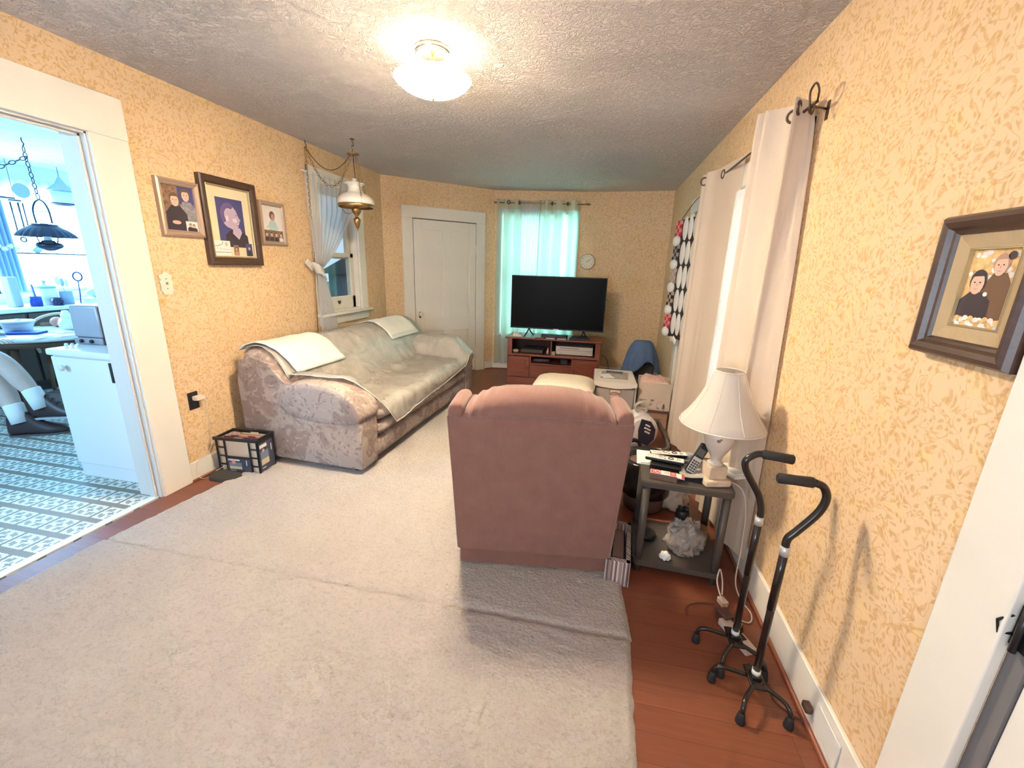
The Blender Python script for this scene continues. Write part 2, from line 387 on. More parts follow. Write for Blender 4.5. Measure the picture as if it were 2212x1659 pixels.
def obj(name, bm, m=None, parent=None, sub=0, smooth=None, loc=None, sol=0.0):
    bmesh.ops.remove_doubles(bm, verts=bm.verts, dist=1e-6) if len(bm.verts) < 60000 else None
    bmesh.ops.recalc_face_normals(bm, faces=bm.faces)
    me = D.meshes.new(name); bm.to_mesh(me); bm.free()
    for x in (m if isinstance(m, (list, tuple)) else [m]):
        if x: me.materials.append(x)
    if smooth is not None:
        for p in me.polygons: p.use_smooth = smooth > 0
        if 0 < smooth < 180: me.set_sharp_from_angle(angle=R(smooth))
    o = D.objects.new(name, me); COL.objects.link(o)
    if parent: o.parent = parent
    if loc: o.location = loc
    if sol:
        s = o.modifiers.new('solid', 'SOLIDIFY'); s.thickness = sol; s.offset = 0
    if sub:
        s = o.modifiers.new('sub', 'SUBSURF'); s.levels = sub; s.render_levels = sub
    return o
def tag(o, label, cat, group=None):
    o['label'] = label; o['category'] = cat
    if group: o['group'] = group
    return o
def thing(name, label, cat, loc=(0, 0, 0), rz=0.0, group=None):
    o = D.objects.new(name, None); COL.objects.link(o); o.location = loc; o.rotation_euler = (0, 0, R(rz)); o.empty_display_size = 0.1
    return tag(o, label, cat, group)
def one(name, bm, m, label, cat, loc=(0, 0, 0), rz=0.0, group=None, **k):
    o = obj(name, bm, m, None, **k); o.location = loc; o.rotation_euler = (0, 0, R(rz)); return tag(o, label, cat, group)
def struct(name, bm=None, m=None, loc=(0, 0, 0), rz=0.0, **k):
    if bm is None:
        o = D.objects.new(name, None); COL.objects.link(o)
    else: o = obj(name, bm, m, None, **k)
    o.location = loc; o.rotation_euler = (0, 0, R(rz)); o['kind'] = 'structure'; return o
def dup(root, loc, rz=0.0, label=None):
    def cp(o, par):
        c = o.copy(); COL.objects.link(c); c.parent = par
        for ch in list(o.children): cp(ch, c)
        return c
    kids = list(root.children)
    r = root.copy(); COL.objects.link(r); r.location = loc; r.rotation_euler = (0, 0, R(rz))
    for ch in kids: cp(ch, r)
    if label: r['label'] = label
    return r

# ------------------------------------------------------------------ the room shell
XL, XR, HC = -2.668, 0.843, 2.512
PA, PB, PC, PD = (XL, 5.04), (-1.53, 6.12), (-0.31, 6.285), (XR, 6.22)
YN = -2.0
KX = -2.82      # kitchen face of the left wall
outline = [(XL, YN), (XR, YN), (XR, PD[1]), PC, PB, PA]
bm = B(); prism(bm, outline, -0.12, 0.0, plane='XY'); struct('floor', bm, FLOORM)
bm = B(); prism(bm, [(XL-.1, YN-.1), (XR+.1, YN-.1), (XR+.1, PD[1]+.1), (PC[0], PC[1]+.12), (PB[0]-.05, PB[1]+.14), (PA[0]-.1, PA[1]+.06)], HC, HC+0.12, plane='XY'); struct('ceiling', bm, CEIL)
def wall(name, a, b, m, openings=(), z1=HC, th=0.15, ext=(0, 0)):
    """wall seen from the room with a on the viewer's left; body lies behind (local +Y)"""
    L = math.hypot(b[0]-a[0], b[1]-a[1]); bm = B()
    us = sorted({-ext[0], L+ext[1]} | {u for o in openings for u in o[:2]}); zs = sorted({0.0, z1} | {z for o in openings for z in o[2:]})
    for i in range(len(us)-1):
        for j in range(len(zs)-1):
            cu, cz = (us[i]+us[i+1])/2, (zs[j]+zs[j+1])/2
            if any(o[0] < cu < o[1] and o[2] < cz < o[3] for o in openings): continue
            bb(bm, us[i], us[i+1], 0, th, zs[j], zs[j+1])
    return struct(name, bm, m, (a[0], a[1], 0), math.degrees(math.atan2(b[1]-a[1], b[0]-a[0])))
# left wall: local u = y - YN
KD0, KD1, KDH = 0.90, 1.952, 2.115
LW = (3.80, 4.45, 1.00, 2.20)
wall('wall_left', (XL, YN), PA, WALLP, [(KD0-YN, KD1-YN, 0.0, KDH), (LW[0]-YN, LW[1]-YN, LW[2], LW[3])])
wall('wall_angled', PA, PB, WALLP, th=0.12)
AF = math.degrees(math.atan2(PC[1]-PB[1], PC[0]-PB[0]))
FW = (0.12, 1.10, 0.55, 2.20)
wall('wall_far', PB, PC, WALLP, [FW], th=0.12)
wall('wall_back', PC, PD, WALLP, th=0.12, ext=(0, 0.12))
# right wall: a = far end, u = PD.y - y
RW = (2.38, 3.22, 0.45, 2.03)
def ru(y): return PD[1]-y
wall('wall_right', PD, (XR, YN), WALLP, [(ru(RW[1]), ru(RW[0]), RW[2], RW[3]), (ru(4.66), ru(3.80), 0.0, 2.05), (ru(0.85), ru(-0.05), 0.0, 2.085)], th=0.15)
wall('wall_near', (XR, YN), (XL, YN), WALLP, [(1.1, 2.9, 0.75, 2.2)], th=0.12, ext=(.15, .15))

# kitchen shell
KW = -6.70
VIN = vinyl_mat(-2.927, 1.713, 0.155, 0.155)
KWALL = mat('kitchen_wall_paint', (0.72, 0.74, 0.72, 1), 0.7, var=0.05)
KCEIL = mat('kitchen_swirl_ceiling', (0.70, 0.72, 0.74, 1), 0.8, bump=0.9, bscale=9, var=0.12, vscale=10)
kout = [(KX, -0.3), (KX, 3.3), (-4.6, 3.3), (-4.6, 5.2), (KW, 5.2), (KW, -0.3)]
bm = B(); prism(bm, kout[::-1], -0.1, 0.0, plane='XY'); bb(bm, KX, XL-0.012, KD0, KD1, -0.1, 0.0); struct('floor_kitchen', bm, VIN)
bm = B(); prism(bm, kout[::-1], HC-.04, HC+0.1, plane='XY'); struct('ceiling_kitchen', bm, KCEIL)
wall('wall_kitchen_far', (KW, -0.3), (KW, 5.2), KWALL, [(2.75, 5.28, 1.03, 2.22)], th=0.14)
wall('wall_kitchen_near', (KX, -0.3), (KW, -0.3), KWALL, [(1.1, 2.75, 1.0, 2.2)], th=0.1)  # unseen window opening, added to let the side fill in
bm = B(); KU = [(1.03, 1.10), (2.75, 2.82), (1.90, 1.95)]
for a_, b_ in KU: bb(bm, KX-b_, KX-a_, -.37, -.285, .95, 2.26, .003)
for a_, b_ in ((.95, 1.01), (2.2, 2.26)): bb(bm, KX-2.82, KX-1.03, -.37, -.285, a_, b_, .003)
struct('trim_4', bm, KWHITE)  # frame of the added side window
bm = B(); bb(bm, KX-1.8, KX, 3.3, 3.36, 0, HC); bb(bm, -4.6, -4.54, 3.36, 5.2, 0, HC); bb(bm, KW, -4.54, 5.2, 5.26, 0, HC); struct('wall_kitchen_side', bm, KWALL)
# kitchen window: two wide sashes with a thick meeting rail
wk = struct('window_1', loc=(KW, 2.45, 0), rz=90); WKW = 2.53
bm = B()
for a, b, c, d in ((-.07, 0, .97, 2.29), (WKW, WKW+.07, .97, 2.29), (-.07, WKW+.07, 2.22, 2.29), (-.09, WKW+.09, .97, 1.03), (1.21, 1.32, 1.03, 2.22)): bb(bm, a, b, -.03, .09, c, d, .004)
for u0, u1 in ((0, 1.21), (1.32, WKW)):
    for z0, z1 in ((1.03, 1.07), (2.18, 2.22)): bb(bm, u0, u1, .03, .06, z0, z1)
    for a in (u0, u1-.035): bb(bm, a, a+.035, .03, .06, 1.03, 2.22)
obj('window_frame', bm, KWHITE, wk)
for u0, u1 in ((0, 1.21), (1.32, WKW)):
    bm = B(); bb(bm, u0+.03, u1-.03, .043, .047, 1.06, 2.19); obj('pane', bm, GLASS, wk)

# kitchen doorway: flat casing on the room side, jamb lining with a stop, threshold strips
bm = B()
bb(bm, XL, XL+.022, KD1-.008, KD1+.188, 0, KDH+.19, .003); bb(bm, XL, XL+.022, KD0-.2, KD0+.008, 0, KDH+.19, .003)
bb(bm, XL, XL+.026, KD0-.2, KD1+.188, KDH-.008, KDH+.20, .003); struct('trim_1', bm, WHITE)
bm = B()
bb(bm, KX-.01, XL+.004, KD1-.018, KD1, 0, KDH); bb(bm, KX-.01, XL+.004, KD0, KD0+.018, 0, KDH); bb(bm, KX-.01, XL+.004, KD0, KD1, KDH-.018, KDH)
for y0, y1 in ((KD1-.034, KD1-.018), (KD0+.018, KD0+.034)): bb(bm, -2.735, -2.69, y0, y1, 0, KDH-.018, .003)
bb(bm, -2.735, -2.69, KD0, KD1, KDH-.034, KDH-.018, .003)
bb(bm, KX-.03, KX, KD1-.005, KD1+.12, 0, KDH+.12, .003); bb(bm, KX-.03, KX, KD0-.12, KD0+.005, 0, KDH+.12, .003); bb(bm, KX-.03, KX, KD0-.12, KD1+.12, KDH-.005, KDH+.12, .003)
struct('trim_2', bm, mat('jamb_paint', (0.70, 0.67, 0.63, 1), 0.4))
bm = B(); bb(bm, -2.735, -2.68, KD0+.02, KD1-.02, 0, .006, .002); struct('trim_3', bm, mat('white_vinyl_edge', (0.78, 0.78, 0.74, 1), 0.35))

# baseboards
BBH = 0.135
QR = wood_mat('cherry_quarter_round', (0.25, 0.075, 0.04, 1), (0.30, 0.095, 0.05, 1), 0.4)
def baseboard(name, a, b, spans, h=BBH):
    bm = B()
    for u0, u1 in spans: bb(bm, u0, u1, -.016, 0, 0, h, .004)
    for u0, u1 in spans: bb(bm, u0, u1, -.030, -.016, 0, .017, .006, mi=1)
    struct(name, bm, [WHITE, QR], (a[0], a[1], 0), math.degrees(math.atan2(b[1]-a[1], b[0]-a[0])))
baseboard('baseboard_left', (XL, YN), PA, [(0, KD0-.2-YN), (KD1+.188-YN, PA[1]-YN)])
baseboard('baseboard_angled', PA, PB, [(0, .235), (1.43, 1.57)], .12)
baseboard('baseboard_far', PB, PC, [(0, 1.23)], .12)
baseboard('baseboard_back', PC, PD, [(0, 1.155)], .12)
baseboard('baseboard_right', PD, (XR, YN), [(0, ru(4.80)), (ru(3.66), ru(1.0)), (ru(-.2), ru(YN))], .165)

# left window (window_2): deep casing, two sashes, stool
def sash(bm, u0, u1, z0, z1, y, st=.05, top=.045, bot=.06):
    bb(bm, u0, u0+st, y, y+.035, z0, z1, .003); bb(bm, u1-st, u1, y, y+.035, z0, z1, .003)
    bb(bm, u0, u1, y, y+.035, z0, z0+bot, .003); bb(bm, u0, u1, y, y+.035, z1-top, z1, .003)
def window(n, loc, rz, w_, z0, z1, casing=.125, mid=None, sill=True, depth=.15, bot=.09):
    t = struct('window_%d' % n, loc=loc, rz=rz); bm = B()
    bb(bm, -casing, 0, -.022, 0, z0-.02, z1+casing, .003); bb(bm, w_, w_+casing, -.022, 0, z0-.02, z1+casing, .003); bb(bm, -casing, w_+casing, -.026, 0, z1, z1+casing, .003)
    obj('casing', bm, WHITE, t)
    bm = B()
    for u in (0, w_-.012): bb(bm, u, u+.012, -.001, depth, z0, z1)
    bb(bm, 0, w_, -.001, depth, z1-.012, z1); bb(bm, 0, w_, -.001, depth, z0-.002, z0+.012); obj('jamb', bm, WHITE, t)
    if sill:
        bm = B(); bb(bm, -casing-.03, w_+casing+.03, -.065, .02, z0-.03, z0-.002, .006); bb(bm, -casing, w_+casing, -.02, 0, z0-.12, z0-.03, .003); obj('stool', bm, WHITE, t)
    mid = mid or (z0+z1)/2
    bm = B(); sash(bm, .012, w_-.012, z0+.012, mid+.03, .055, .055, .045, bot); obj('lower_sash', bm, WHITE, t)
    bm = B(); sash(bm, .012, w_-.012, mid-.03, z1-.012, .092, .055, .045, .06); obj('upper_sash', bm, WHITE, t)
    for za, zb, y in ((z0+.05, mid, .072), (mid, z1-.04, .109)):
        bm = B(); bb(bm, .05, w_-.05, y-.002, y+.002, za, zb); obj('pane', bm, GLASS, t)
    return t
wl = window(2, (XL, LW[0], 0), 90, LW[1]-LW[0], LW[2], LW[3], mid=1.56, bot=.13)
bm = B(); prism(bm, [(.325, 1.075), (.335, 1.09), (.325, 1.10), (.312, 1.092), (.30, 1.10), (.29, 1.09), (.30, 1.075), (.3125, 1.062)], .042, .056); obj('sash_lift', bm, BLACK, wl)
wf = window(3, (PB[0], PB[1], 0), AF, .98, FW[2], FW[3], casing=.08, mid=1.42, depth=.12)
for o in [wf]:
    o.location = (PB[0]+FW[0]*math.cos(R(AF)), PB[1]+FW[0]*math.sin(R(AF)), 0)
wr = window(4, (XR, RW[1], 0), -90, RW[1]-RW[0], RW[2], RW[3], casing=.13)
# unseen window behind the camera, put in to carry the fill light
wn = window(5, (XR-1.1, YN, 0), 180, 1.8, .75, 2.2)
# closed panelled door in the angled wall (door_1)
AW = math.degrees(math.atan2(PB[1]-PA[1], PB[0]-PA[0]))
d1 = struct('door_1', loc=(PA[0], PA[1], 0), rz=AW)
U0, U1, DH = .38, 1.27, 2.055
bm = B(); bb(bm, U0-.145, U0-.006, -.022, 0, 0, DH+.145, .003); bb(bm, U1+.006, U1+.145, -.022, 0, 0, DH+.145, .003); bb(bm, U0-.145, U1+.145, -.025, 0, DH+.006, DH+.148, .003); obj('casing', bm, WHITE, d1)
bm = B(); bb(bm, U0-.008, U1+.008, -.001, 0.002, 0, DH+.008); obj('door_gap', bm, mat('dark_gap', (.10, .05, .03, 1), .9), d1)
bm = B()
bb(bm, U0+.004, U1-.003, -.009, -.0015, .01, DH-.004)
st = .105
for a, b in ((U0+.004, U0+st), (U1-st, U1-.003), ((U0+U1)/2-.05, (U0+U1)/2+.05)): bb(bm, a, b, -.020, -.009, .01, DH-.004, .004)
for a, b in ((.01, .22), (.62, .80), (1.93, DH-.004)): bb(bm, U0+st, U1-st, -.0195, -.009, a, b, .004)
leaf = obj('door_leaf', bm, WHITE, d1)
bm = B(); lathe(bm, [(.001, 0), (.012, .002), (.010, .018), (.022, .03), (.030, .042), (.028, .056), (.014, .066), (.001, .068)], (0, 0, 0), 16, axis='Y')
for v in bm.verts: v.co += Vector((U0+.06, -.021, .86))
obj('door_knob', bm, WPLASTIC, leaf)
bm = B(); prism(bm, [(U0+.06+.017*math.cos(a), .845+.045*math.sin(a)) for a in [2*PI*k/14 for k in range(14)]], -.023, -.019); obj('keyhole_plate', bm, BRONZE, leaf)
for z in (.30, 1.72):
    bm = B(); cyl(bm, (U1+.002, -.018, z-.05), (U1+.002, -.018, z+.05), .007, 8); bb(bm, U1-.012, U1+.012, -.018, -.014, z-.045, z+.045); obj('hinge', bm, WHITE, d1)
# casing and door behind the hanging quilt on the right wall (door_2), and the near door (door_3)
def sidedoor(n, y0, y1, dh, cas, gapm):
    t = struct('door_%d' % n, loc=(XR, y1, 0), rz=-90); w_ = y1-y0; bm = B()
    bb(bm, -cas, -.004, -.022, 0, 0, dh+cas, .003); bb(bm, w_+.004, w_+cas, -.022, 0, 0, dh+cas, .003); bb(bm, -cas, w_+cas, -.025, 0, dh+.004, dh+cas, .003); obj('casing', bm, WHITE, t)
    bm = B(); bb(bm, -.005, .034, .001, .10, 0, dh); bb(bm, w_-.034, w_+.005, .001, .10, 0, dh); bb(bm, 0, w_, .001, .10, dh-.02, dh+.004); obj('jamb', bm, gapm, t)
    bm = B(); bb(bm, .036, w_-.036, .006, .045, .01, dh-.02, .002); lf = obj('door_leaf', bm, WHITE, t)
    return t, lf
sidedoor(2, 3.80, 4.66, 2.05, .135, WHITE)
d3, lf3 = sidedoor(3, -.05, .845, 2.08, .155, mat('grey_gap_strip', (.16, .15, .15, 1), .7))  # plain grey strip between casing and door leaf
bm = B(); bb(bm, -.006, .03, -.006, .02, .82, .91, .002); cyl(bm, (.014, -.012, .815), (.014, -.012, .915), .006, 8); tube(bm, [(.0, -.008, .845), (-.012, -.02, .835), (-.016, -.024, .86), (-.004, -.014, .885)], .003, 6); obj('hinge', bm, BLACK, d3)
# neighbouring house seen through the left window
bm = B(); t_ = thing('garden_shed', 'blue-grey shed outside the small left window', 'shed', (-7.0, 10.2, -.5), 0)
bb(bm, 0, 2.2, 0, 3, 0, 1.75); obj('wall', bm, mat('blue_siding', (.10, .14, .20, 1), .8), t_)
bm = B(); prism(bm, [(-.2, 1.7), (2.4, 1.7), (1.1, 2.35)], -.2, 3.2); obj('roof', bm, mat('dark_roof', (.06, .07, .09, 1), .9), t_)
bm = B(); bb(bm, -30, 30, -12, 40, -.6, -.5); struct('ground', bm, mat('outside_ground', (.16, .20, .12, 1), .95))

# ------------------------------------------------------------------ carpets
def rug(name, corners, z, label, bumps=0.010, res=.013, seed=0.0):
    a, b, c, d = [Vector((p[0], p[1], 0)) for p in corners]    # near-left, near-right, far-right, far-left
    nx = int((b-a).length/res); ny = int((d-a).length/res); bm = B(); rows = []
    for i in range(nx+1):
        u = i/nx; row = []
        for j in range(ny+1):
            v = j/ny; p = a*(1-u)*(1-v)+b*u*(1-v)+c*u*v+d*(1-u)*v
            ed = min(u, 1-u)*nx, min(v, 1-v)*ny; e = min(1, min(ed)/1.6)
            h = mnoise.noise(Vector((p.x*19+seed, p.y*30, 0)))*.65 + mnoise.noise(Vector((p.x*48, p.y*60+seed, 3)))*.5
            if e < 1: p = p + Vector((mnoise.noise(p*20), mnoise.noise(p*20+Vector((9, 0, 0))), 0))*.006
            row.append(Vector((p.x, p.y, .001+(z-.001)*(e**.5)+h*bumps*e)))
        rows.append(row)
    g = quad_faces(bm, rows)
    me = D.meshes.new(name); bm.to_mesh(me); bm.free(); me.materials.append(CARPET)
    o = D.objects.new(name, me); COL.objects.link(o); return tag(o, label, 'rug')
rug('area_rug', [(-2.62, -1.35), (.19, -1.35), (.243, 1.499), (-2.53, 1.512)], .020, 'cream shag rug in the near half, under the viewer up to the seam', seed=4.0)
rug('area_rug', [(-2.525, 1.510), (.25, 1.497), (-.03, 4.68), (-2.16, 4.68)], .018, 'cream shag rug beyond the seam, under recliner and sofa', res=.016, bumps=.008)

# ------------------------------------------------------------------ sofa, its plastic cover and towels
SX, SY, SRZ = -2.575, 2.545, -3.2      # back near corner on the floor
sofa = thing('sofa', 'long taupe leaf-print sofa against the left wall under plastic sheet', 'sofa', (SX, SY, .024), SRZ)
SL = 2.27
BACKP = [(.30, .30), (.05, .30), (.015, .50), (.0, .70), (.015, .79), (.06, .835), (.13, .853), (.20, .842), (.27, .80), (.33, .725), (.385, .63), (.43, .53), (.455, .44)]
def fold(x, y, k): return mnoise.noise(Vector((x*3.1, y*k, 5.0)))*.012
rows = []
for y, s in ((.0, .55), (.012, .82), (.04, .96), (.10, 1), (.3, 1), (.55, 1), (.76, .995), (.775, .985), (.79, .995), (1.1, 1), (1.49, .995), (1.505, .985), (1.52, .995), (1.8, 1), (2.1, 1), (2.2, .97), (2.245, .85), (2.26, .55)):
    rows.append([Vector((.22+(p[0]-.22)*s + fold(y*3, p[1], 7), y+.005, .55+(p[1]-.55)*s + fold(y*4+3, p[0], 9))) for p in BACKP])
bm = B(); g = quad_faces(bm, rows, close_v=True); capv(bm, g[0]); capv(bm, g[-1]); obj('backrest', bm, SOFAM, sofa, sub=1)
bm = B(); bb(bm, .02, .97, .02, SL-.02, .035, .32, .02); obj('base', bm, SOFAM, sofa)
# three padded tiers along the front
def tier(name, x0, z0, z1, y0, y1, bulge=.05, back=.35):
    bm = B(); prof = [(x0-back, z0), (x0, z0), (x0+bulge*.7, z0+.03), (x0+bulge, (z0+z1)/2), (x0+bulge*.8, z1-.03), (x0+bulge*.2, z1), (x0-back, z1+.01)]
    n = 16; rows = []
    for i in range(n+1):
        y = y0+(y1-y0)*i/n; rows.append([Vector((p[0]+mnoise.noise(Vector((y*6, p[1]*8, 2)))*.010, y, p[1]+mnoise.noise(Vector((y*5, p[0]*8, 7)))*.006)) for p in prof])
    g = quad_faces(bm, rows); capv(bm, g[0]); capv(bm, g[-1]); obj(name, bm, SOFAM, sofa, sub=1)
tier('seat_cushion', .99, .315, .445, .20, SL-.20, .055, .58)
tier('front_roll', .985, .205, .318, .19, SL-.19, .05)
tier('front_panel', .985, .035, .208, .0, SL, .025)
# arms: side panel down to the floor with a pillowed pad on top
ARMP = [(.30, .36), (.36, .575), (.45, .63), (.56, .655), (.70, .66), (.82, .645), (.93, .60), (1.01, .53), (1.045, .44), (1.035, .36)]
for side in (0, 1):
    bm = B(); prism(bm, [(.01, .035), (1.015, .035), (1.02, .30), (1.01, .50), (.93, .575), (.5, .59), (.40, .62), (.30, .76), (.14, .80), (.03, .76), (.0, .60)], 0.0 if not side else SL-.21, .21 if not side else SL)
    bmesh.ops.bevel(bm, geom=[e for e in bm.edges], offset=.018, segments=2, affect='EDGES', profile=.6)
    obj('side_panel', bm, SOFAM, sofa, smooth=50)
    rows = []; y0 = -.022 if not side else SL-.235; W_ = .257
    for k, s in ((0, .45), (.04, .8), (.12, .98), (.3, 1.03), (.5, 1.05), (.7, 1.03), (.88, .98), (.96, .8), (1, .45)):
        rows.append([Vector((.68+(p[0]-.68)*(.93+.07*s)+mnoise.noise(Vector((p[0]*9, k*7, side)))*.012, y0+W_*k, .40+(p[1]-.40)*(.80+.20*s)+mnoise.noise(Vector((p[0]*10, k*5+4, side)))*.010)) for p in ARMP])
    bm = B(); g = quad_faces(bm, rows, close_v=True); capv(bm, g[0]); capv(bm, g[-1]); obj('arm_pad', bm, SOFAM, sofa, sub=1)
for x, y in ((.08, .08), (.08, SL-.08), (.92, .08), (.92, SL-.08)):
    bm = B(); cyl(bm, (x, y, 0.0), (x, y, .04), .025, 10); obj('foot', bm, BLACK, sofa)
# plastic sheet: profile over back, seat and front edge; param s 0..1 -> profile length
COVP = [(.02, .80), (.06, .850), (.13, .868), (.20, .858), (.275, .815), (.335, .742), (.392, .648), (.44, .555), (.50, .495), (.60, .468), (.75, .462), (.90, .466), (1.0, .462), (1.058, .425), (1.066, .36), (1.068, .27)]
def prof_at(P, s):
    L = [0]
    for i in range(1, len(P)): L.append(L[-1]+math.hypot(P[i][0]-P[i-1][0], P[i][1]-P[i-1][1]))
    t = max(0, min(1, s))*L[-1]
    for i in range(1, len(P)):
        if t <= L[i]+1e-9:
            k = (t-L[i-1])/(L[i]-L[i-1]); return Vector((P[i-1][0]*(1-k)+P[i][0]*k, 0, P[i-1][1]*(1-k)+P[i][1]*k))
    return Vector((P[-1][0], 0, P[-1][1]))
LC = 1.668
def plastic_mat():
    m = D.materials.new('clear_plastic_sheet'); t = NT(m); v = t.obj(); p = t.p
    p.inputs['Base Color'].default_value = (.72, .66, .60, 1); p.inputs['Roughness'].default_value = .17; p.inputs['Specular IOR Level'].default_value = .7
    p.inputs['Coat Weight'].default_value = .5; p.inputs['Coat Roughness'].default_value = .12
    n = t.noise(v, 5, 3, .6, .8).outputs[0]; t.link(t.mapr(n, .35, .65, .40, .58), p.inputs['Alpha'])
    t.bump(t.math('ADD', t.noise(v, 9, 3, .5, 1.5).outputs[0], t.math('MULTIPLY', t.noise(v, 40, 2).outputs[0], .2)), .28, .02); return m
PLAST = plastic_mat()
rows = []; NY, NS = 60, 44
for i in range(NY+1):
    u = i/NY; y = .075 + (SL-.11)*u; row = []
    # free edge: deep corner near the front of the near arm, rising towards the far arm
    if u < .15: send = .66 + (1.0-.66)*(u/.15)**.8
    else: send = 1.0 - .105*((u-.15)/.85)
    for j in range(NS+1):
        s = send*j/NS; p = prof_at(COVP, s)
        arm = 0.0
        if s > .36:
            if y > SL-.33: arm = min(1, (y-(SL-.33))/.12)
            if y < .30: arm = max(arm, min(1, (.30-y)/.10))
        if arm > 0:   # rides up over the arm
            top = .675 if p.x < .85 else .675-.9*(p.x-.85)
            p.z = max(p.z, p.z*(1-arm)+max(p.z, top)*arm)
        n = mnoise.noise(Vector((p.x*6, y*5, 1)))*.012 + mnoise.noise(Vector((p.x*14, y*13, 8)))*.005
        row.append(Vector((p.x, y, p.z+.006+max(-.004, n))))
    rows.append(row)
bm = B(); quad_faces(bm, rows)
cov = one('plastic_sheet', bm, PLAST, 'clear plastic sheet draped over the sofa back and seat', 'plastic cover', (SX, SY, .024), SRZ, sol=.0015)
bm = B(); tube(bm, [r[-1]+Vector((.002, 0, 0)) for r in rows], .0035, 6); tube(bm, [p+Vector((0, -.002, 0)) for p in rows[0]], .0025, 6); obj('hem', bm, mat('plastic_hem', (.80, .76, .70, 1), .25, spec=.6), cov)
def towel(y0, y1, s0, s1, skew, label):
    rows = []; nx, ns = 18, 20
    for i in range(nx+1):
        u = i/nx; row = []
        for j in range(ns+1):
            v = j/ns; s = s0+(s1-s0)*v; p = prof_at(COVP, s); y = y0+(y1-y0)*u+skew*v
            h = mnoise.noise(Vector((u*4, v*5, y0)))*.006+math.sin(u*19+v*4)*.002
            d = prof_at(COVP, s+.01)-prof_at(COVP, s-.01); nrm = Vector((-d.z, 0, d.x)).normalized()
            if nrm.z < 0 and s > .12: nrm = -nrm
            row.append(Vector((p.x, y, p.z))+nrm*(.021+h))
        rows.append(row)
    bm = B(); quad_faces(bm, rows); t = one('towel', bm, TOWEL, label, 'towel', (SX, SY, .024), SRZ, group='towels over the sofa back', sol=.006)
    bm = B(); quad_faces(bm, [[q+Vector((.0045, 0, .0045)) for q in r[-3:]] for r in rows]); obj('hem_band', bm, mat('towel_hem', (.78, .82, .78, 1), .85), t, sol=.003)
towel(.035, .60, .015, .345, .13, 'white towel over the near end of the sofa back')
towel(1.46, 2.05, .015, .315, .10, 'white towel over the far end of the sofa back')

# ------------------------------------------------------------------ recliner seen from behind
rec = thing('recliner', 'rose-brown recliner seen from behind on the cream rug', 'armchair', (-.590, 1.728, .024), 7.2)
RW_ = .745
bm = B(); bb(bm, .0, RW_, .05, .62, .0, .105, .008); obj('base', bm, RECM, rec)
# shell of the back: flat panel, a little wider and leaning out at the top
rows = []
for z, y, e in ((.105, .045, -.002), (.12, .0, .0), (.5, -.045, .012), (.84, -.088, .026), (.862, -.084, .026)):
    rows.append([Vector((-e, y+.10, z)), Vector((-e, y+.004, z)), Vector((-e+.006, y, z)), Vector((RW_+e-.006, y, z)), Vector((RW_+e, y+.004, z)), Vector((RW_+e, y+.10, z))])
bm = B(); g = quad_faces(bm, rows, close_v=True, smooth=False); capv(bm, g[0]); capv(bm, g[-1]); obj('back_panel', bm, RECM, rec)
for x in (-.016, RW_+.016):
    bm = B(); sg_ = -1 if x < 0 else 1; x = 0 if x < 0 else RW_; tube(bm, [(x, .004, .125), (x+sg_*.012, -.041, .5), (x+sg_*.026, -.084, .845)], .004, 6); obj('piping', bm, RECM, rec)

# rounded wings at the top corners and the gathered head pillow between them
for s in (0, 1):
    cx = .010 if not s else RW_-.010; bm = B(); rows = []
    for y, k in ((-.098, .75), (-.088, .97), (-.04, 1.0), (.06, 1.0), (.14, .95), (.19, .7)):
        rows.append([Vector((cx+x*.038*k, y, .842+z*.44*k)) for x, z in ((-1, 0), (-1.02, .06), (-.9, .115), (-.55, .150), (0, .160), (.55, .150), (.9, .115), (1.0, .06), (.95, 0))])
    g = quad_faces(bm, rows, close_v=True); capv(bm, g[0]); capv(bm, g[-1]); obj('wing', bm, RECM, rec, sub=1)
rows = []; N = 84
for i in range(N+1):
    u = i/N; x = .045+(RW_-.09)*u; e = min(u, 1-u)*2; hh = .30+.70*(1-(1-e)**3.2); row = []
    pl = (math.sin(u*74+math.sin(u*9)*2)*.011)*max(0, 1-e*1.7)
    top = .128*hh
    for y, z in ((-.092, 0), (-.104+.01*(1-hh), .25), (-.095, .60), (-.06, .88), (-.01, 1.0), (.06, .97), (.13, .8), (.17, .45), (.18, .0)):
        row.append(Vector((x, y+pl*(z > .1), .842+top*z+pl*.5*(z > .1)+mnoise.noise(Vector((x*7, y*9, z*2)))*.007*(z > .1))))
    rows.append(row)
bm = B(); g = quad_faces(bm, rows, close_v=True); capv(bm, g[0]); capv(bm, g[-1]); obj('head_pillow', bm, RECM, rec, sub=1)
bm = B(); rows = []
for z, y0, y1 in ((.40, .16, .28), (.48, .13, .30), (.66, .08, .25), (.82, .04, .20), (.86, .02, .12)):
    rows.append([Vector((.09, y0, z)), Vector((RW_-.09, y0, z)), Vector((RW_-.09, y1, z)), Vector((RW_/2, y1+.03, z)), Vector((.09, y1, z))])
g = quad_faces(bm, rows, close_v=True); capv(bm, g[0]); capv(bm, g[-1]); obj('back_cushion', bm, RECM, rec, sub=1)
bm = B(); bb(bm, .10, RW_-.10, .16, .78, .26, .46, .05, seg=4); obj('seat_cushion', bm, RECM, rec)
for x0, x1 in ((-.032, .095), (RW_-.095, RW_+.02)):
    bm = B(); bb(bm, x0, x1, .08, .80, .10, .59, .045, seg=4); obj('arm', bm, RECM, rec)
bm = B(); bb(bm, .11, RW_-.11, .80, .87, .12, .44, .03, seg=3); obj('footrest', bm, RECM, rec)
bm = B(); blob(bm, (-.036, .50, .545), (.022, .12, .09), 12, 8, f=lambda d: 1+.1*mnoise.noise(d*3)); tube(bm, [(-.036, .45, .47), (-.040, .50, .42), (-.036, .54, .47)], .006, 6)
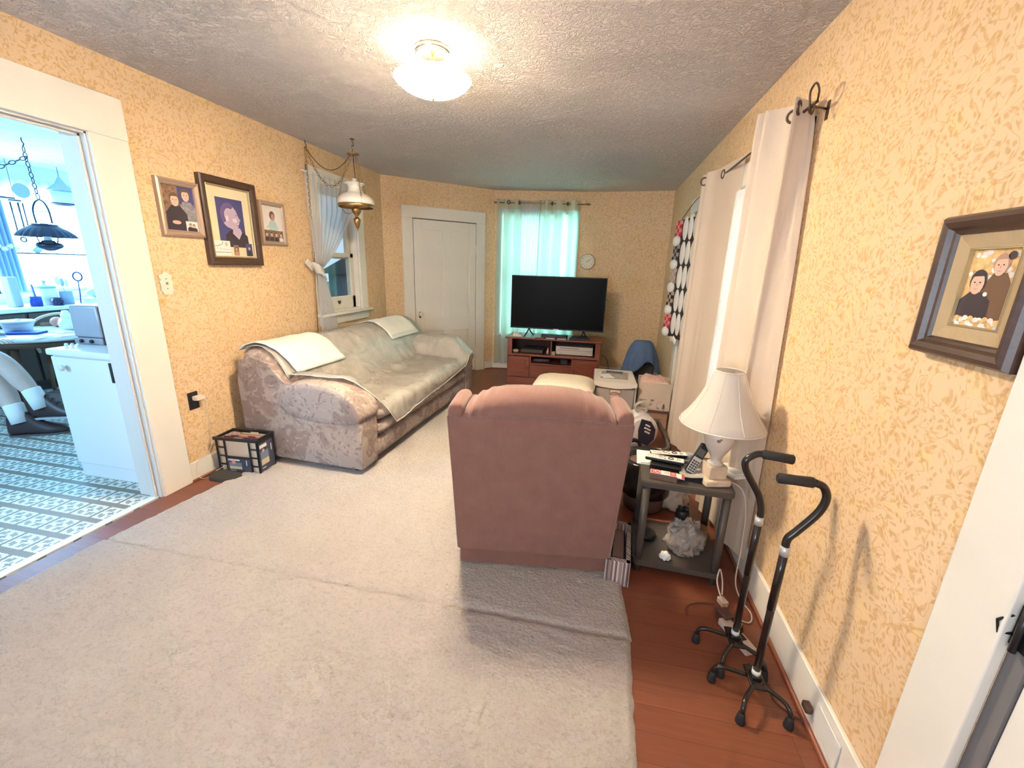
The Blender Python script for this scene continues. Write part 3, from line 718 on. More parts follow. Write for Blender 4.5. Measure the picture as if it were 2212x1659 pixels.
obj('arm_cover', bm, RECM, rec)

# cream pillow on a low footstool beyond the recliner
fs = thing('footstool', 'low footstool behind the recliner under the cream pillow', 'footstool', (-.27, 3.98, .022), -2)
bm = B(); bb(bm, -.22, .22, -.18, .18, .15, .308, .03, seg=3); obj('seat', bm, mat('stool_cloth', (.40, .30, .24, 1), .9), fs)
for x, y in ((-.18, -.14), (.18, -.14), (-.18, .14), (.18, .14)):
    bm = B(); cyl(bm, (x, y, .0), (x, y, .16), .016, 10, r2=.022); obj('leg', bm, CHERRY, fs)
bm = B(); rows = []
N = 20
for sgn in (1, -1):
    rr = []
    for i in range(N+1):
        row = []
        for j in range(N+1):
            a, b = i/N*2-1, j/N*2-1; pin = 1-.10*(abs(a*b)); k = (1-a**4)*(1-b**4)
            row.append(Vector((a*.295*(1-.05*b*b), b*.23*(1-.06*a*a), sgn*(.004+.078*k**.5)+mnoise.noise(Vector((a*3, b*3, sgn)))*.006*k)))
        rr.append(row)
    quad_faces(bm, rr)
one('pillow', bm, mat('cream_pillow_cloth', (.74, .64, .50, 1), .9, var=.05, vscale=30, bump=.25, bscale=80), 'cream cushion between the recliner top and the TV stand', 'cushion', (-.27, 3.98, .412), -2)

# ------------------------------------------------------------------ television and its stand (front faces -Y)
TSX, TSY, TSR = -1.135, 5.352, .6
tv_s = thing('tv_stand', 'cherry TV stand with doors and open shelves below the television', 'tv stand', (TSX, TSY, 0), TSR)
TW, TD, TH = 1.19, .42, .628
bm = B(); bb(bm, 0, .02, 0, TD, .0, TH-.022); bb(bm, TW-.02, TW, 0, TD, .0, TH-.022); bb(bm, .02, TW-.02, .004, TD, .10, .118); bb(bm, .02, TW-.02, .0, TD, .385, .408, .002)
bb(bm, .30, .316, .004, TD, .118, .385); bb(bm, TW-.348, TW-.332, .004, TD, .118, .385); bb(bm, .316, TW-.348, .004, TD, .275, .291); bb(bm, .565, .578, .02, TD, .408, TH-.022)
bb(bm, .018, .06, -.001, .02, .408, TH-.022); bb(bm, TW-.06, TW-.018, -.001, .02, .408, TH-.022)
obj('carcass', bm, CHERRY, tv_s)
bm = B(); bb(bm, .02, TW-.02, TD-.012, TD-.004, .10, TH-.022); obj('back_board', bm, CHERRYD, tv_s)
bm = B(); bb(bm, -.025, TW+.025, -.022, TD+.01, TH-.022, TH, .006); obj('top', bm, CHERRY, tv_s)
bm = B(); bb(bm, -.004, TW+.004, -.008, .02, 0, .095, .004); obj('plinth', bm, CHERRY, tv_s)
for x0, x1, kx in ((.022, .298, .278), (TW-.33, TW-.022, TW-.31)):
    bm = B(); bb(bm, x0, x1, -.016, -.001, .105, .378, .003); cxm = (x0+x1)/2
    bb(bm, x0+.045, x1-.045, -.021, -.015, .155, .335, .005); bb(bm, x0+.062, x1-.062, -.024, -.018, .325, .345, .004)
    dr = obj('door', bm, CHERRY, tv_s)
    bm = B(); bb(bm, kx-.004, kx+.004, -.032, -.016, .205, .255, .003); obj('pull', bm, BRONZE, dr)
bm = B(); bb(bm, .318, TW-.35, -.014, -.001, .105, .272, .003); dr = obj('drawer', bm, CHERRY, tv_s)
bm = B(); cxm = (.318+TW-.35)/2; tube(bm, [(cxm-.05, -.016, .196), (cxm-.03, -.028, .182), (cxm, -.031, .178), (cxm+.03, -.028, .182), (cxm+.05, -.016, .196)], .004, 8, smooth_path=3)
for s in (-.05, .05): blob(bm, (cxm+s, -.017, .196), (.009, .005, .009), 10, 6)
obj('pull', bm, BRONZE, dr)
tv = thing('television', 'large flat-screen television with black screen on the cherry stand', 'television', (TSX, TSY, TH), TSR)
bm = B(); bb(bm, .0, 1.215, .165, .195, .095, .775, .004); bb(bm, .2, 1.0, .195, .235, .16, .5, .01); obj('body', bm, BLACK, tv)
bm = B(); bb(bm, .010, 1.205, .1635, .1655, .112, .765); obj('screen', bm, mat('dark_screen', (.004, .004, .0045, 1), .35, spec=.06), tv)
bm = B(); bb(bm, .57, .64, .1625, .165, .098, .108); obj('logo_badge', bm, mat('badge_grey', (.45, .42, .40, 1), .4, .6), tv)
for x in (.25, .965):
    bm = B(); tube(bm, [(x-.045, .085, .005), (x-.02, .15, .045), (x, .18, .10)], .009, 6); tube(bm, [(x+.045, .275, .005), (x+.02, .21, .045), (x, .18, .10)], .009, 6)
    bb(bm, x-.06, x-.035, .07, .10, .0, .008, .002); bb(bm, x+.035, x+.06, .26, .29, .0, .008, .002); obj('stand_foot', bm, BLACK, tv)
def onstand(x, y, z=TH):
    c, s = math.cos(R(TSR)), math.sin(R(TSR)); return (TSX+x*c-y*s, TSY+x*s+y*c, z)
# things on the stand top
bm = B(); bb(bm, -.17, .17, -.045, .045, .0, .05, .012); bb(bm, -.15, .15, -.047, -.044, .014, .038); one('soundbar_box', bm, BLACK, 'long black set-top box under the middle of the TV screen', 'set-top box', onstand(.60, .08), TSR)
bm = B(); prism(bm, [(-.13, -.06), (.13, -.06), (.12, .06), (-.12, .06)], 0, .03, plane='XY'); bb(bm, -.10, .10, -.045, .045, .03, .045, .006); one('disc_player', bm, BLACK, 'low black box under the right end of the TV screen', 'disc player', onstand(.92, .07), TSR+3)
bm = B(); bb(bm, -.06, .06, -.035, .035, 0, .035, .004); bb(bm, -.05, .02, -.03, .02, .035, .052, .004); one('small_box', bm, mat('pale_box_card', (.70, .66, .62, 1), .6), 'small pale box on the left end of the TV stand', 'box', onstand(.12, .05), TSR+6)
for k, (x, a, c) in enumerate(((.42, 4, (.32, .08, .05, 1)), (.56, -3, (.55, .50, .58, 1)), (.70, 5, (.40, .36, .36, 1)))):
    bm = B(); bb(bm, -.06, .06, -.02, .02, 0, .014, .004)
    one('slim_case', bm, mat('case_%d' % k, c, .4), ('red slim case lying on the TV stand front edge, leftmost of three', 'lilac slim case lying in the middle of the TV stand front edge', 'grey slim case on the TV stand below the set-top box')[k], 'case', onstand(x, .0), a, group='slim cases on the TV stand')
# on the open shelves
bm = B(); bb(bm, -.15, .15, -.12, .12, .006, .055, .006); bb(bm, -.13, .13, -.10, .10, .055, .062, .004); bb(bm, -.10, .10, -.123, -.119, .02, .035)
one('cable_box', bm, mat('charcoal_box', (.045, .04, .036, 1), .45), 'flat charcoal cable box on the upper left shelf of the TV stand', 'cable box', onstand(.32, .19, .408), TSR-4)
bm = B(); lathe(bm, [(.018, 0), (.02, .03), (.012, .05), (.008, .06), (.008, .08), (.001, .083)], n=12); one('small_bottle', bm, mat('pink_bottle', (.60, .38, .32, 1), .4), 'small pinkish bottle beside the cable box in the TV stand', 'bottle', onstand(.52, .12, .408))
bm = B(); blob(bm, (0, 0, .022), (.04, .03, .022), 12, 8); one('trinket_dish', bm, mat('cream_trinket', (.70, .60, .45, 1), .4), 'small cream trinket at the left end of the upper TV stand shelf', 'ornament', onstand(.095, .10, .408))
vcr = thing('video_recorder', 'silver video recorder on the upper right shelf of the TV stand', 'video recorder', onstand(.625, .10, .408), TSR)
bm = B(); bb(bm, 0, .48, 0, .26, .008, .118, .004); obj('body', bm, mat('silver_case', (.58, .50, .43, 1), .4, .3), vcr)
bm = B(); bb(bm, .02, .46, -.003, .001, .066, .072); bb(bm, .05, .30, -.004, .001, .085, .105, .001); obj('tape_slot', bm, mat('silver_dark', (.36, .31, .27, 1), .4, .3), vcr)
for x in (.03, .42): 
    bm = B(); bb(bm, x, x+.025, -.004, .001, .018, .03, .002); obj('button', bm, WPLASTIC, vcr)
bm = B(); bb(bm, -.025, .025, -.02, .02, .0, .05, .004); one('tape_case', bm, mat('tan_case', (.42, .32, .24, 1), .5), 'small tan case left of the silver recorder', 'case', onstand(.60, .06, .408), 5)
bm = B(); bb(bm, -.115, .115, -.09, .09, .004, .062, .022); bb(bm, -.06, .0, -.092, -.088, .02, .03); one('game_console', bm, mat('purple_black', (.022, .015, .02, 1), .3), 'rounded dark player in the middle cubby of the TV stand', 'player', onstand(.445, .14, .291), TSR)
bm = B(); bb(bm, -.05, .05, -.05, .05, .0, .07, .006); bb(bm, -.035, .035, -.052, -.049, .02, .05); one('black_cube_box', bm, BLACK, 'small black box in the right of the middle TV stand cubby', 'box', onstand(.745, .12, .291), TSR)
bm = B(); tube(bm, [onstand(TW+.03, .30, .40), onstand(TW+.10, .30, .36), onstand(TW+.14, .34, .20), onstand(TW+.13, .4, .06), onstand(TW+.2, .45, .006)], .004, 6, smooth_path=5); one('wall_cable', bm, BLACK, 'thin dark cable curving down the wall right of the TV stand', 'cable')

# ------------------------------------------------------------------ side table by the right wall and what stands on it
TX, TY, TR = .272, 1.945, -3.0
tab = thing('side_table', 'grey two-tier side table on tubular posts beside the recliner', 'side table', (TX, TY, 0), TR)
TZ = .515; tw, td = .425, .40
def rrect(x0, x1, y0, y1, r, n=5):
    o = []
    for cx_, cy_, a in ((x1-r, y1-r, 0), (x0+r, y1-r, 90), (x0+r, y0+r, 180), (x1-r, y0+r, 270)):
        for k in range(n+1): o.append((cx_+r*math.cos(R(a+90*k/n)), cy_+r*math.sin(R(a+90*k/n))))
    return o
bm = B(); prism(bm, rrect(0, tw, 0, td, .035), TZ-.026, TZ-.004, plane='XY'); prism(bm, rrect(.006, tw-.006, .006, td-.006, .03), TZ-.004, TZ, plane='XY'); obj('tabletop', bm, GREYT, tab, smooth=40)
bm = B(); prism(bm, rrect(.0, tw, .0, td, .035), .045, .075, plane='XY'); obj('shelf', bm, GREYT, tab, smooth=40)
for x, y in ((.03, .03), (tw-.03, .03), (.03, td-.03), (tw-.03, td-.03)):
    bm = B(); cyl(bm, (x, y, .0), (x, y, TZ-.026), .019, 14); obj('leg', bm, GREYT, tab)
def ont(x, y, z=TZ): return (x, y, z)
# lamp, switched off
lamp = thing('table_lamp', 'cream table lamp with bell shade and marbled base on the grey side table', 'lamp', (.612, 2.035, TZ), 14)
MARB = mat('cream_alabaster', (.66, .52, .39, 1), .35, var=.18, vscale=14)
bm = B(); box(bm, (0, 0, .017), (.125, .125, .034), .008); obj('base', bm, MARB, lamp)
bm = B(); box(bm, (0, 0, .066), (.088, .088, .066), .005); obj('plinth', bm, MARB, lamp)
bm = B(); lathe(bm, [(.036, .098), (.036, .104), (.026, .112), (.022, .124), (.030, .140), (.048, .170), (.064, .205), (.072, .240), (.070, .262), (.055, .282), (.034, .300), (.026, .318), (.024, .345), (.016, .352)], n=28); urn = obj('urn', bm, mat('pale_ceramic', (.68, .60, .53, 1), .3, var=.06, vscale=8), lamp)
bm = B()
for k in range(3): blob(bm, (-.036+.012*k, -.062, .238+.008*(k % 2)), (.010, .006, .007), 8, 6)
tube(bm, [(-.03, -.064, .24), (-.026, -.058, .268), (-.02, -.04, .285)], .0022, 5); obj('flower_motif', bm, mat('flower_brown', (.28, .18, .14, 1), .6), urn)
bm = B(); cyl(bm, (0, 0, .35), (0, 0, .50), .005, 8); lathe(bm, [(.016, .355), (.018, .40), (.012, .41)], n=12); torus(bm, (0, 0, .535), .058, .002, 20, 6, 'Z'); tube(bm, [(-.058, 0, .535), (0, 0, .50), (.058, 0, .535)], .002, 6); obj('stem', bm, BRASS, lamp)
SHADE = cloth('lamp_shade_cloth', (.80, .74, .68, 1), .35, 0.0, bumpk=.1)
prof = [(.186, .300), (.186, .312), (.160, .345), (.132, .390), (.108, .440), (.088, .490), (.072, .530), (.064, .552), (.062, .56)]
bm = B(); rows = []
for r, z in prof:
    rows.append([Vector((r*(1-.018*(1-abs(math.cos(4*a/1.0))))*math.cos(a), r*(1-.018*(1-abs(math.cos(4*a))))*math.sin(a), z)) for a in [2*PI*k/64 for k in range(64)]])
quad_faces(bm, rows, close_v=True); shade = obj('lamp_shade', bm, SHADE, lamp)
bm = B()
for k in range(8):
    a = 2*PI*k/8; tube(bm, [(r*1.003*math.cos(a), r*1.003*math.sin(a), z) for r, z in prof], .0016, 5)
torus(bm, (0, 0, .302), .186, .004, 48, 6, 'Z'); torus(bm, (0, 0, .558), .062, .003, 32, 6, 'Z'); obj('trim', bm, mat('shade_trim', (.72, .64, .56, 1), .7), shade)
bm = B(); lathe(bm, [(.008, .41), (.012, .42), (.022, .455), (.024, .475), (.015, .498), (.001, .504)], n=14); obj('bulb', bm, mat('frosted_bulb', (.85, .85, .83, 1), .3), lamp)
# telephone: handset standing in its cradle
ph = thing('telephone', 'black and silver cordless phone standing in its cradle beside the lamp', 'phone', (.515, 2.055, TZ), -8)
bm = B(); prism(bm, [(-.055, .0), (.055, .0), (.06, .012), (.055, .03), (.0, .018), (-.055, .016)], -.055, .055, plane='XZ'); obj('cradle', bm, BLACK, ph, smooth=30)
bm = B(); prism(bm, [(-.052, .018), (.0, .0205), (.054, .0325), (.055, .0355), (.0, .024), (-.053, .021)], -.052, .052, plane='XZ'); obj('cradle_top', bm, mat('silver_plastic', (.55, .52, .50, 1), .35, .3), ph)
Mh = Matrix.Translation((-.012, .0, .024)) @ Matrix.Rotation(R(24), 4, 'Y') @ Matrix.Rotation(R(-14), 4, 'X')
def tilt(bm, M):
    for v in bm.verts: v.co = M @ v.co
    return bm
bm = B(); box(bm, (0, 0, .082), (.046, .026, .165), .008, seg=3); hs = obj('handset', tilt(bm, Mh), BLACK, ph)
bm = B(); box(bm, (0, -.0135, .048), (.040, .004, .082), .002); obj('keypad_plate', tilt(bm, Mh), mat('silver_plastic2', (.50, .48, .47, 1), .35, .3), hs)
bm = B()
for i in range(3):
    for j in range(5): box(bm, (-.012+.012*i, -.0162, .018+.0125*j), (.009, .002, .008))
obj('keys', tilt(bm, Mh), mat('key_black', (.04, .04, .045, 1), .5), hs)['kind'] = 'stuff'
bm = B(); box(bm, (0, -.0136, .118), (.032, .003, .038), .001); obj('display', tilt(bm, Mh), mat('lcd_grey', (.09, .085, .085, 1), .25), hs)
# remotes, papers, box, glasses, book
def remote(loc, rz, label):
    t = thing('remote_control', label, 'remote control', loc, rz, 'remote controls on the side table')
    bm = B(); box(bm, (0, 0, .012), (.190, .048, .020), .007, rot=(0, 0, 0), seg=3); obj('underside', bm, BLACK, t)
    bm = B(); box(bm, (0, 0, .0215), (.188, .046, .004), .0015); obj('face', bm, mat('remote_white', (.78, .72, .68, 1), .4), t)
    bm = B(); torus(bm, (.030, 0, .0240), .012, .0028, 20, 6, 'Z'); obj('ring_button', bm, BLACK, t)
    bm = B()
    for x, y in ((.062, .008), (.062, -.008), (.072, 0), (.0, .012), (.0, -.012), (-.012, 0), (-.022, .013), (-.022, -.004), (-.03, .004)): box(bm, (x, y, .0242), (.0085, .004, .0016))
    obj('dark_buttons', bm, mat('button_grey', (.10, .09, .09, 1), .5), t)['kind'] = 'stuff'
    bm = B()
    for i in range(4):
        for j in range(3): box(bm, (-.045-.012*i, -.012+.012*j, .0240), (.008, .006, .0014))
    obj('light_buttons', bm, mat('button_pale', (.60, .55, .53, 1), .5), t)['kind'] = 'stuff'
    return t
bm = B(); box(bm, (0, 0, .016), (.15, .075, .032), .004); one('black_case', bm, BLACK, 'black box lying under the nearer white remote', 'box', (.405, 2.115, TZ), -12)
remote((.398, 2.135, TZ+.033), -11, 'white remote control lying on the black box, nearer one')
remote((.435, 2.245, TZ+.016), 6, 'white remote control on the papers, farther from the red box')
bm = B(); box(bm, (.0, 0, .002), (.165, .18, .004), .0); box(bm, (.004, .004, .006), (.15, .16, .004), 0, rot=(0, 0, 6)); one('paper_pile', bm, PAPER, 'white papers on the far left corner of the side table', 'papers', (.353, 2.230, TZ), -4)
bm = B(); box(bm, (0, 0, .007), (.15, .08, .014), .003); one('notepad', bm, mat('pad_grey', (.50, .46, .43, 1), .7), 'pale pad under the farther remote on the side table', 'notepad', (.475, 2.262, TZ), 4)
rb = thing('candy_box', 'red and white printed box at the front left of the side table', 'box', (.388, 1.998, TZ), -9)
bm = B(); box(bm, (-.01, 0, .017), (.125, .045, .032), .001); obj('carton', bm, mat('brown_carton_side', (.17, .10, .08, 1), .5), rb)
RED = mat('printed_red', (.62, .06, .06, 1), .45); PINK = mat('printed_pink', (.74, .36, .34, 1), .5)
bm = B(); box(bm, (-.01, 0, .0335), (.124, .044, .002), 0, mi=0); box(bm, (-.047, 0, .0348), (.046, .042, .001), 0, mi=1); box(bm, (.033, 0, .0348), (.028, .040, .001), 0, mi=1)
torus(bm, (-.040, 0, .0355), .012, .002, 16, 4, 'Z', mi=0); box(bm, (-.058, 0, .0356), (.006, .026, .0006), mi=2); box(bm, (.004, .008, .0349), (.026, .006, .0006), mi=2); box(bm, (.004, -.006, .0349), (.022, .005, .0006), mi=2); lathe(bm, [(.011, .0351), (.011, .0357)], (.033, 0, 0), 14, mi=2)
obj('printed_lid', bm, [PAPER, RED, PINK], rb)
bm = B(); box(bm, (.068, -.003, .030), (.034, .046, .003), 0, rot=(0, 8, 0)); box(bm, (.078, -.003, .0312), (.012, .046, .003), 0, rot=(0, 8, 0), mi=1); obj('flap', bm, [PAPER, RED], rb)
gl = thing('eyeglasses', 'eyeglasses propped on edge between phone and lamp', 'eyeglasses', (.555, 2.185, TZ), 70)
bm = B()
for s in (-1, 1): torus(bm, (s*.032, 0, .034), .026, .0022, 20, 6, 'Y', sz=1.2)
tube(bm, [(-.008, 0, .042), (0, -.002, .046), (.008, 0, .042)], .002, 6)
for s in (-1, 1): tube(bm, [(s*.058, 0, .04), (s*.060, .05, .030), (s*.058, .10, .012), (s*.056, .115, .004)], .002, 6)
obj('frame', bm, BLACKM, gl)
bm = B()
for s in (-1, 1): disc(bm, (s*.032, .034), .025, .030, .0, 18)
obj('lenses', bm, GLASS, gl)
bm = B(); box(bm, (0, 0, .009), (.080, .150, .018), .002); box(bm, (.0, .004, .0195), (.066, .13, .004), .001, mi=1); box(bm, (-.028, .045, .024), (.04, .05, .008), .003, rot=(0, 12, 20), mi=1)
one('booklet', bm, [mat('booklet_white', (.84, .80, .72, 1), .6), PAPER], 'white booklet right of the lamp base, overhanging the table edge', 'booklet', (.733, 2.165, TZ), 24)
bm = B(); lathe(bm, [(.022, 0), (.022, .04), (.018, .045)], n=14); box(bm, (.03, .02, .012), (.05, .03, .024), .004); one('charger_clutter', bm, mat('clear_grey_plastic', (.50, .50, .54, 1), .2, alpha=.6), 'clear plastic cup beside the lamp behind the phone', 'cup', (.545, 2.255, TZ), 30)
# on the lower shelf
sz = .0755
sb = thing('spray_bottle', 'clear bottle with black cap in crumpled plastic on the lower shelf', 'bottle', (.515, 2.095, sz), 10)
bm = B(); lathe(bm, [(.036, 0), (.038, .01), (.038, .12), (.030, .15), (.026, .165), (.026, .19)], n=18); obj('body', bm, mat('cloudy_plastic', (.46, .40, .36, 1), .25, alpha=.75), sb)
bm = B(); lathe(bm, [(.028, .185), (.034, .19), (.034, .225), (.028, .235), (.010, .236)], n=16); box(bm, (-.014, 0, .243), (.018, .03, .018), .004); box(bm, (.014, -.003, .243), (.022, .03, .02), .004); obj('cap', bm, BLACK, sb)
rng = random.Random(5)
def crumple(c, s, seed, label, m, loc, cat='bag', k=.38):
    bm = B(); blob(bm, c, s, 56, 36, f=lambda d: 1+k*mnoise.noise(d*2.3+Vector((seed, 0, 0)))+k*.9*(.25-abs(mnoise.noise(d*4.5+Vector((0, seed, 0)))))+k*.5*(.2-abs(mnoise.noise(d*11+Vector((0, 0, seed))))))
    for v in bm.verts: v.co.z = max(v.co.z, .002)
    return one('plastic_bag' if cat == 'bag' else cat, bm, m, label, cat, loc)
BAGM = mat('cloudy_bag', (.50, .43, .38, 1), .22, alpha=.52, spec=.7)
crumple((0, 0, .085), (.088, .066, .105), 3.0, 'crumpled clear plastic bag around the black-capped bottle', BAGM, (.535, 2.06, sz))
crumple((0, 0, .016), (.026, .022, .026), 8.0, 'crumpled white tissue at the front edge of the lower shelf', PAPER, (.437, 1.985, sz), 'tissue', .25)
bm = B(); lathe(bm, [(.040, 0), (.043, .006), (.043, .075), (.040, .082)], n=20); jr = one('jar', bm, mat('tan_jar', (.34, .19, .10, 1), .35), 'tan jar behind the plastic bag on the lower shelf', 'jar', (.628, 2.16, sz))
bm = B(); lathe(bm, [(.045, .082), (.045, .10), (.04, .104), (.001, .104)], n=20); obj('lid', bm, mat('brown_lid', (.30, .17, .09, 1), .4), jr)
bm = B(); lathe(bm, [(.05, 0), (.052, .02), (.049, .03)], n=16); one('dark_dish', bm, BLACK, 'dark shallow dish at the back left of the lower shelf', 'dish', (.36, 2.16, sz))
# black bag-lined bin behind the table
bn = thing('waste_bin', 'waste bin lined with a black bag behind the side table', 'bin', (.385, 2.62, 0), 0)
bm = B(); lathe(bm, [(.11, .0), (.125, .02), (.15, .30), (.155, .31)], n=20); obj('body', bm, mat('bin_brown', (.16, .10, .08, 1), .5), bn)
bm = B(); lathe(bm, [(.154, .12), (.158, .20), (.160, .30), (.166, .335), (.150, .36), (.13, .345), (.12, .25)], n=40, wave=lambda i, a: .06*mnoise.noise(Vector((math.cos(a)*3, math.sin(a)*3, i*.9)))); obj('bag', bm, mat('black_bag', (.018, .016, .016, 1), .25), bn)
crumple((0, 0, .10), (.11, .08, .13), 11.0, 'pale crumpled bag on the floor behind the side table, right of the bin', mat('pale_paper_bag', (.68, .54, .40, 1), .6), (.57, 2.66, 0))
# striped magazine box between recliner and table
st = thing('striped_box', 'open striped fabric box on the floor between recliner and side table', 'box', (.205, 2.005, 0), -4)
def stripe_mat():
    m = D.materials.new('striped_fabric'); t = NT(m); v = t.obj(); s = t.node('ShaderNodeSeparateXYZ', ins={0: v})
    a = t.math('FRACT', t.math('MULTIPLY', t.math('ADD', s.outputs[0], t.math('MULTIPLY', s.outputs[1], 1.0)), 52.0)); b = t.math('FRACT', t.math('MULTIPLY', t.math('ADD', s.outputs[0], s.outputs[1]), 19.0))
    c = t.mix(t.math('GREATER_THAN', a, .55), (.20, .13, .12, 1), (.62, .54, .52, 1)); c = t.mix(t.math('GREATER_THAN', b, .72), c, (.33, .24, .23, 1))
    t.link(c, t.p.inputs['Base Color']); t.p.inputs['Roughness'].default_value = .85; return m
STR = stripe_mat()
bm = B(); sw, sd, sh = .118, .36, .135
for x0, x1, y0, y1 in ((-sw/2, -sw/2+.022, -sd/2, sd/2), (sw/2-.022, sw/2, -sd/2, sd/2), (-sw/2, sw/2, -sd/2, -sd/2+.03), (-sw/2, sw/2, sd/2-.03, sd/2)): bb(bm, x0, x1, y0, y1, .0, sh, .003)
bb(bm, -sw/2, sw/2, -sd/2, sd/2, .0, .03); obj('box_shell', bm, STR, st)
bm = B(); bb(bm, -.028, .028, -.12, .12, .031, .10, .003); one('small_carton', bm, mat('carton_grey', (.28, .19, .17, 1), .6), 'brown carton lying inside the striped box', 'carton', (.205, 2.03, 0), -4)

# ------------------------------------------------------------------ two quad canes
def cane(base, rz, label, pts, feet):
    t = thing('quad_cane', label, 'walking cane', (base[0], base[1], 0), rz, 'four-footed canes')
    bm = B(); tube(bm, [(0, 0, .075), (0, 0, .60)], .0125, 14); tube(bm, [(0, 0, .38), (0, 0, .625)], .0135, 14); obj('shaft', bm, BLACKM, t)
    bm = B(); tube(bm, [(0, 0, .60)]+pts[:-2]+[pts[-2]], .0125, 14, smooth_path=7); obj('bent_neck', bm, BLACKM, t)
    bm = B(); a, b = Vector(pts[-2]), Vector(pts[-1]); tube(bm, [a, a*.93+b*.07, a*.5+b*.5, a*.05+b*.95, b], [.0135, .0175, .0165, .0175, .012], 14); obj('grip', bm, RUBBER, t)
    bm = B(); tube(bm, [(0, 0, .60), (0, 0, .635)], .0150, 14); obj('label_band', bm, mat('silver_label', (.62, .60, .60, 1), .35, .4), t)
    bm = B(); tube(bm, [(0, 0, .092), (0, 0, .112)], .0150, 14); obj('white_ring', bm, WPLASTIC, t)
    bm = B(); box(bm, (0, 0, .074), (.055, .10, .010), .004); box(bm, (0, 0, .084), (.036, .036, .02), .005); obj('base_plate', bm, BLACKM, t)
    for fx, fy in feet:
        bm = B(); tube(bm, [(fx*.2, fy*.28, .074), (fx*.75, fy*.72, .078), (fx*.97, fy*.97, .062), (fx, fy, .02)], .0080, 8, smooth_path=5); lg = obj('leg', bm, BLACKM, t)
        bm = B(); lathe(bm, [(.010, .045), (.013, .03), (.017, .006), (.016, 0)][::-1], (fx, fy, .0), 12); obj('rubber_foot', bm, RUBBER, lg)
    return t
FE = [(-.135, .02), (-.075, -.125), (.085, -.105), (.055, .09)]
cane((.649, 1.545), 0, 'black quad cane with grip toward the wall, nearer the side table', [(.0, .0, .66), (-.018, .004, .72), (-.068, .01, .80), (-.080, .01, .845), (-.052, .012, .872), (-.030, .012, .878), (.068, -.01, .876)], FE)
cane((.672, 1.372), 0, 'black quad cane with grip toward the room, nearer the white door', [(.0, .0, .66), (.022, .0, .695), (.066, -.004, .770), (.080, -.004, .825), (.066, -.002, .862), (.040, .0, .873), (-.066, .008, .872)], FE)

# cords on the floor between table and wall
def cord(name, pts, r, m, label, cat='cord', k=6):
    bm = B(); tube(bm, pts, r, 7, smooth_path=k); return one(name, bm, m, label, cat)
CORDW = mat('cream_cord', (.66, .52, .44, 1), .5); CORDB = mat('brown_cord', (.10, .05, .04, 1), .5)
cord('lamp_cord', [(.690, 2.05, TZ+.008), (.742, 2.00, TZ-.01), (.765, 1.97, .40), (.768, 1.95, .22), (.760, 1.92, .06), (.775, 1.86, .006), (.795, 1.78, .005), (.770, 1.72, .005), (.715, 1.735, .006), (.688, 1.755, .02)], .0032, CORDW, 'cream lamp cord hanging behind the side table to the floor')
cord('extension_lead', [(.672, 1.79, .03), (.655, 1.85, .09), (.668, 1.88, .14), (.686, 1.875, .08), (.683, 1.84, .03)], .0034, CORDW, 'cream looped lead standing up behind the canes')
bm = B(); box(bm, (0, 0, .014), (.032, .045, .028), .004); one('plug_block', bm, mat('beige_plug', (.58, .44, .37, 1), .5), 'beige plug block on the wood floor under the looped lead', 'plug', (.682, 1.815, 0), 20)
bm = B(); box(bm, (0, 0, .022), (.05, .06, .044), .006); box(bm, (0, .038, .022), (.028, .02, .02), .004); one('black_adapter', bm, CORDB, 'dark adapter block on the floor behind the far cane', 'adapter', (.665, 1.715, 0), 30)
cord('brown_cord', [(.65, 1.80, .010), (.56, 1.79, .004), (.51, 1.75, .004), (.505, 1.70, .004)], .003, CORDB, 'thin brown cord lying on the wood floor left of the canes')
bm = B(); box(bm, (0, 0, .016), (.05, .17, .03), .004); box(bm, (0, -.02, .032), (.03, .04, .002), mi=1); one('power_strip', bm, [mat('pale_strip', (.66, .52, .46, 1), .5), BLACK], 'pale power strip lying behind the far cane base', 'power strip', (.688, 1.62, 0), 24)
cord('adapter_cable', [(.70, 1.50, .004), (.745, 1.42, .004), (.745, 1.36, .004), (.79, 1.31, .005), (.806, 1.285, .02)], .003, CORDB, 'dark cord running to the plug low on the right wall')
vg = thing('vent_cover', 'white hinged outlet cover in the right baseboard', 'outlet', (XR-.0165, 1.27, 0), -90)
bm = B(); bb(bm, 0, .145, -.006, 0, .04, .135, .003); obj('plate', bm, WPLASTIC, vg)
bm = B(); bb(bm, -.004, .032, -.03, -.006, .068, .094, .006); one('dark_plug', bm, CORDB, 'dark plug sticking out of the baseboard outlet cover', 'plug', (XR-.0165, 1.30, 0), -90)

# ------------------------------------------------------------------ bins, boxes, vacuum and the cloth in the far right corner
sd_ = thing('storage_bin', 'white plastic drawer bin with papers on top beside the cardboard box', 'storage bin', (.015, 4.06, 0), 1)
CL = mat('cloudy_drawer', (.42, .36, .33, 1), .35, spec=.5, alpha=.93); WP2 = mat('bin_white', (.78, .70, .63, 1), .4)
w_, d_, h_ = .405, .56, .455
bm = B(); bb(bm, 0, w_, 0, d_, h_-.03, h_, .008); bb(bm, 0, .014, .02, d_, .0, h_-.03); bb(bm, w_-.014, w_, .02, d_, .0, h_-.03); bb(bm, 0, w_, d_-.014, d_, .0, h_-.03); bb(bm, 0, w_, .02, d_, 0, .02)
prism(bm, [(0, h_-.035), (.06, h_-.05), (w_/2, h_-.062), (w_-.06, h_-.05), (w_, h_-.035), (w_, h_), (0, h_)], -.012, .012); obj('case', bm, WP2, sd_)
bm = B(); bb(bm, .016, w_-.016, .004, d_-.03, .03, h_-.060, .012); dw = obj('drawer', bm, CL, sd_)
bm = B(); prism(bm, rrect(.15, .26, .295, .350, .016), -.004, .006, plane='XZ', mi=0); prism(bm, rrect(.155, .255, .300, .345, .012), -.006, -.003, plane='XZ', mi=1)
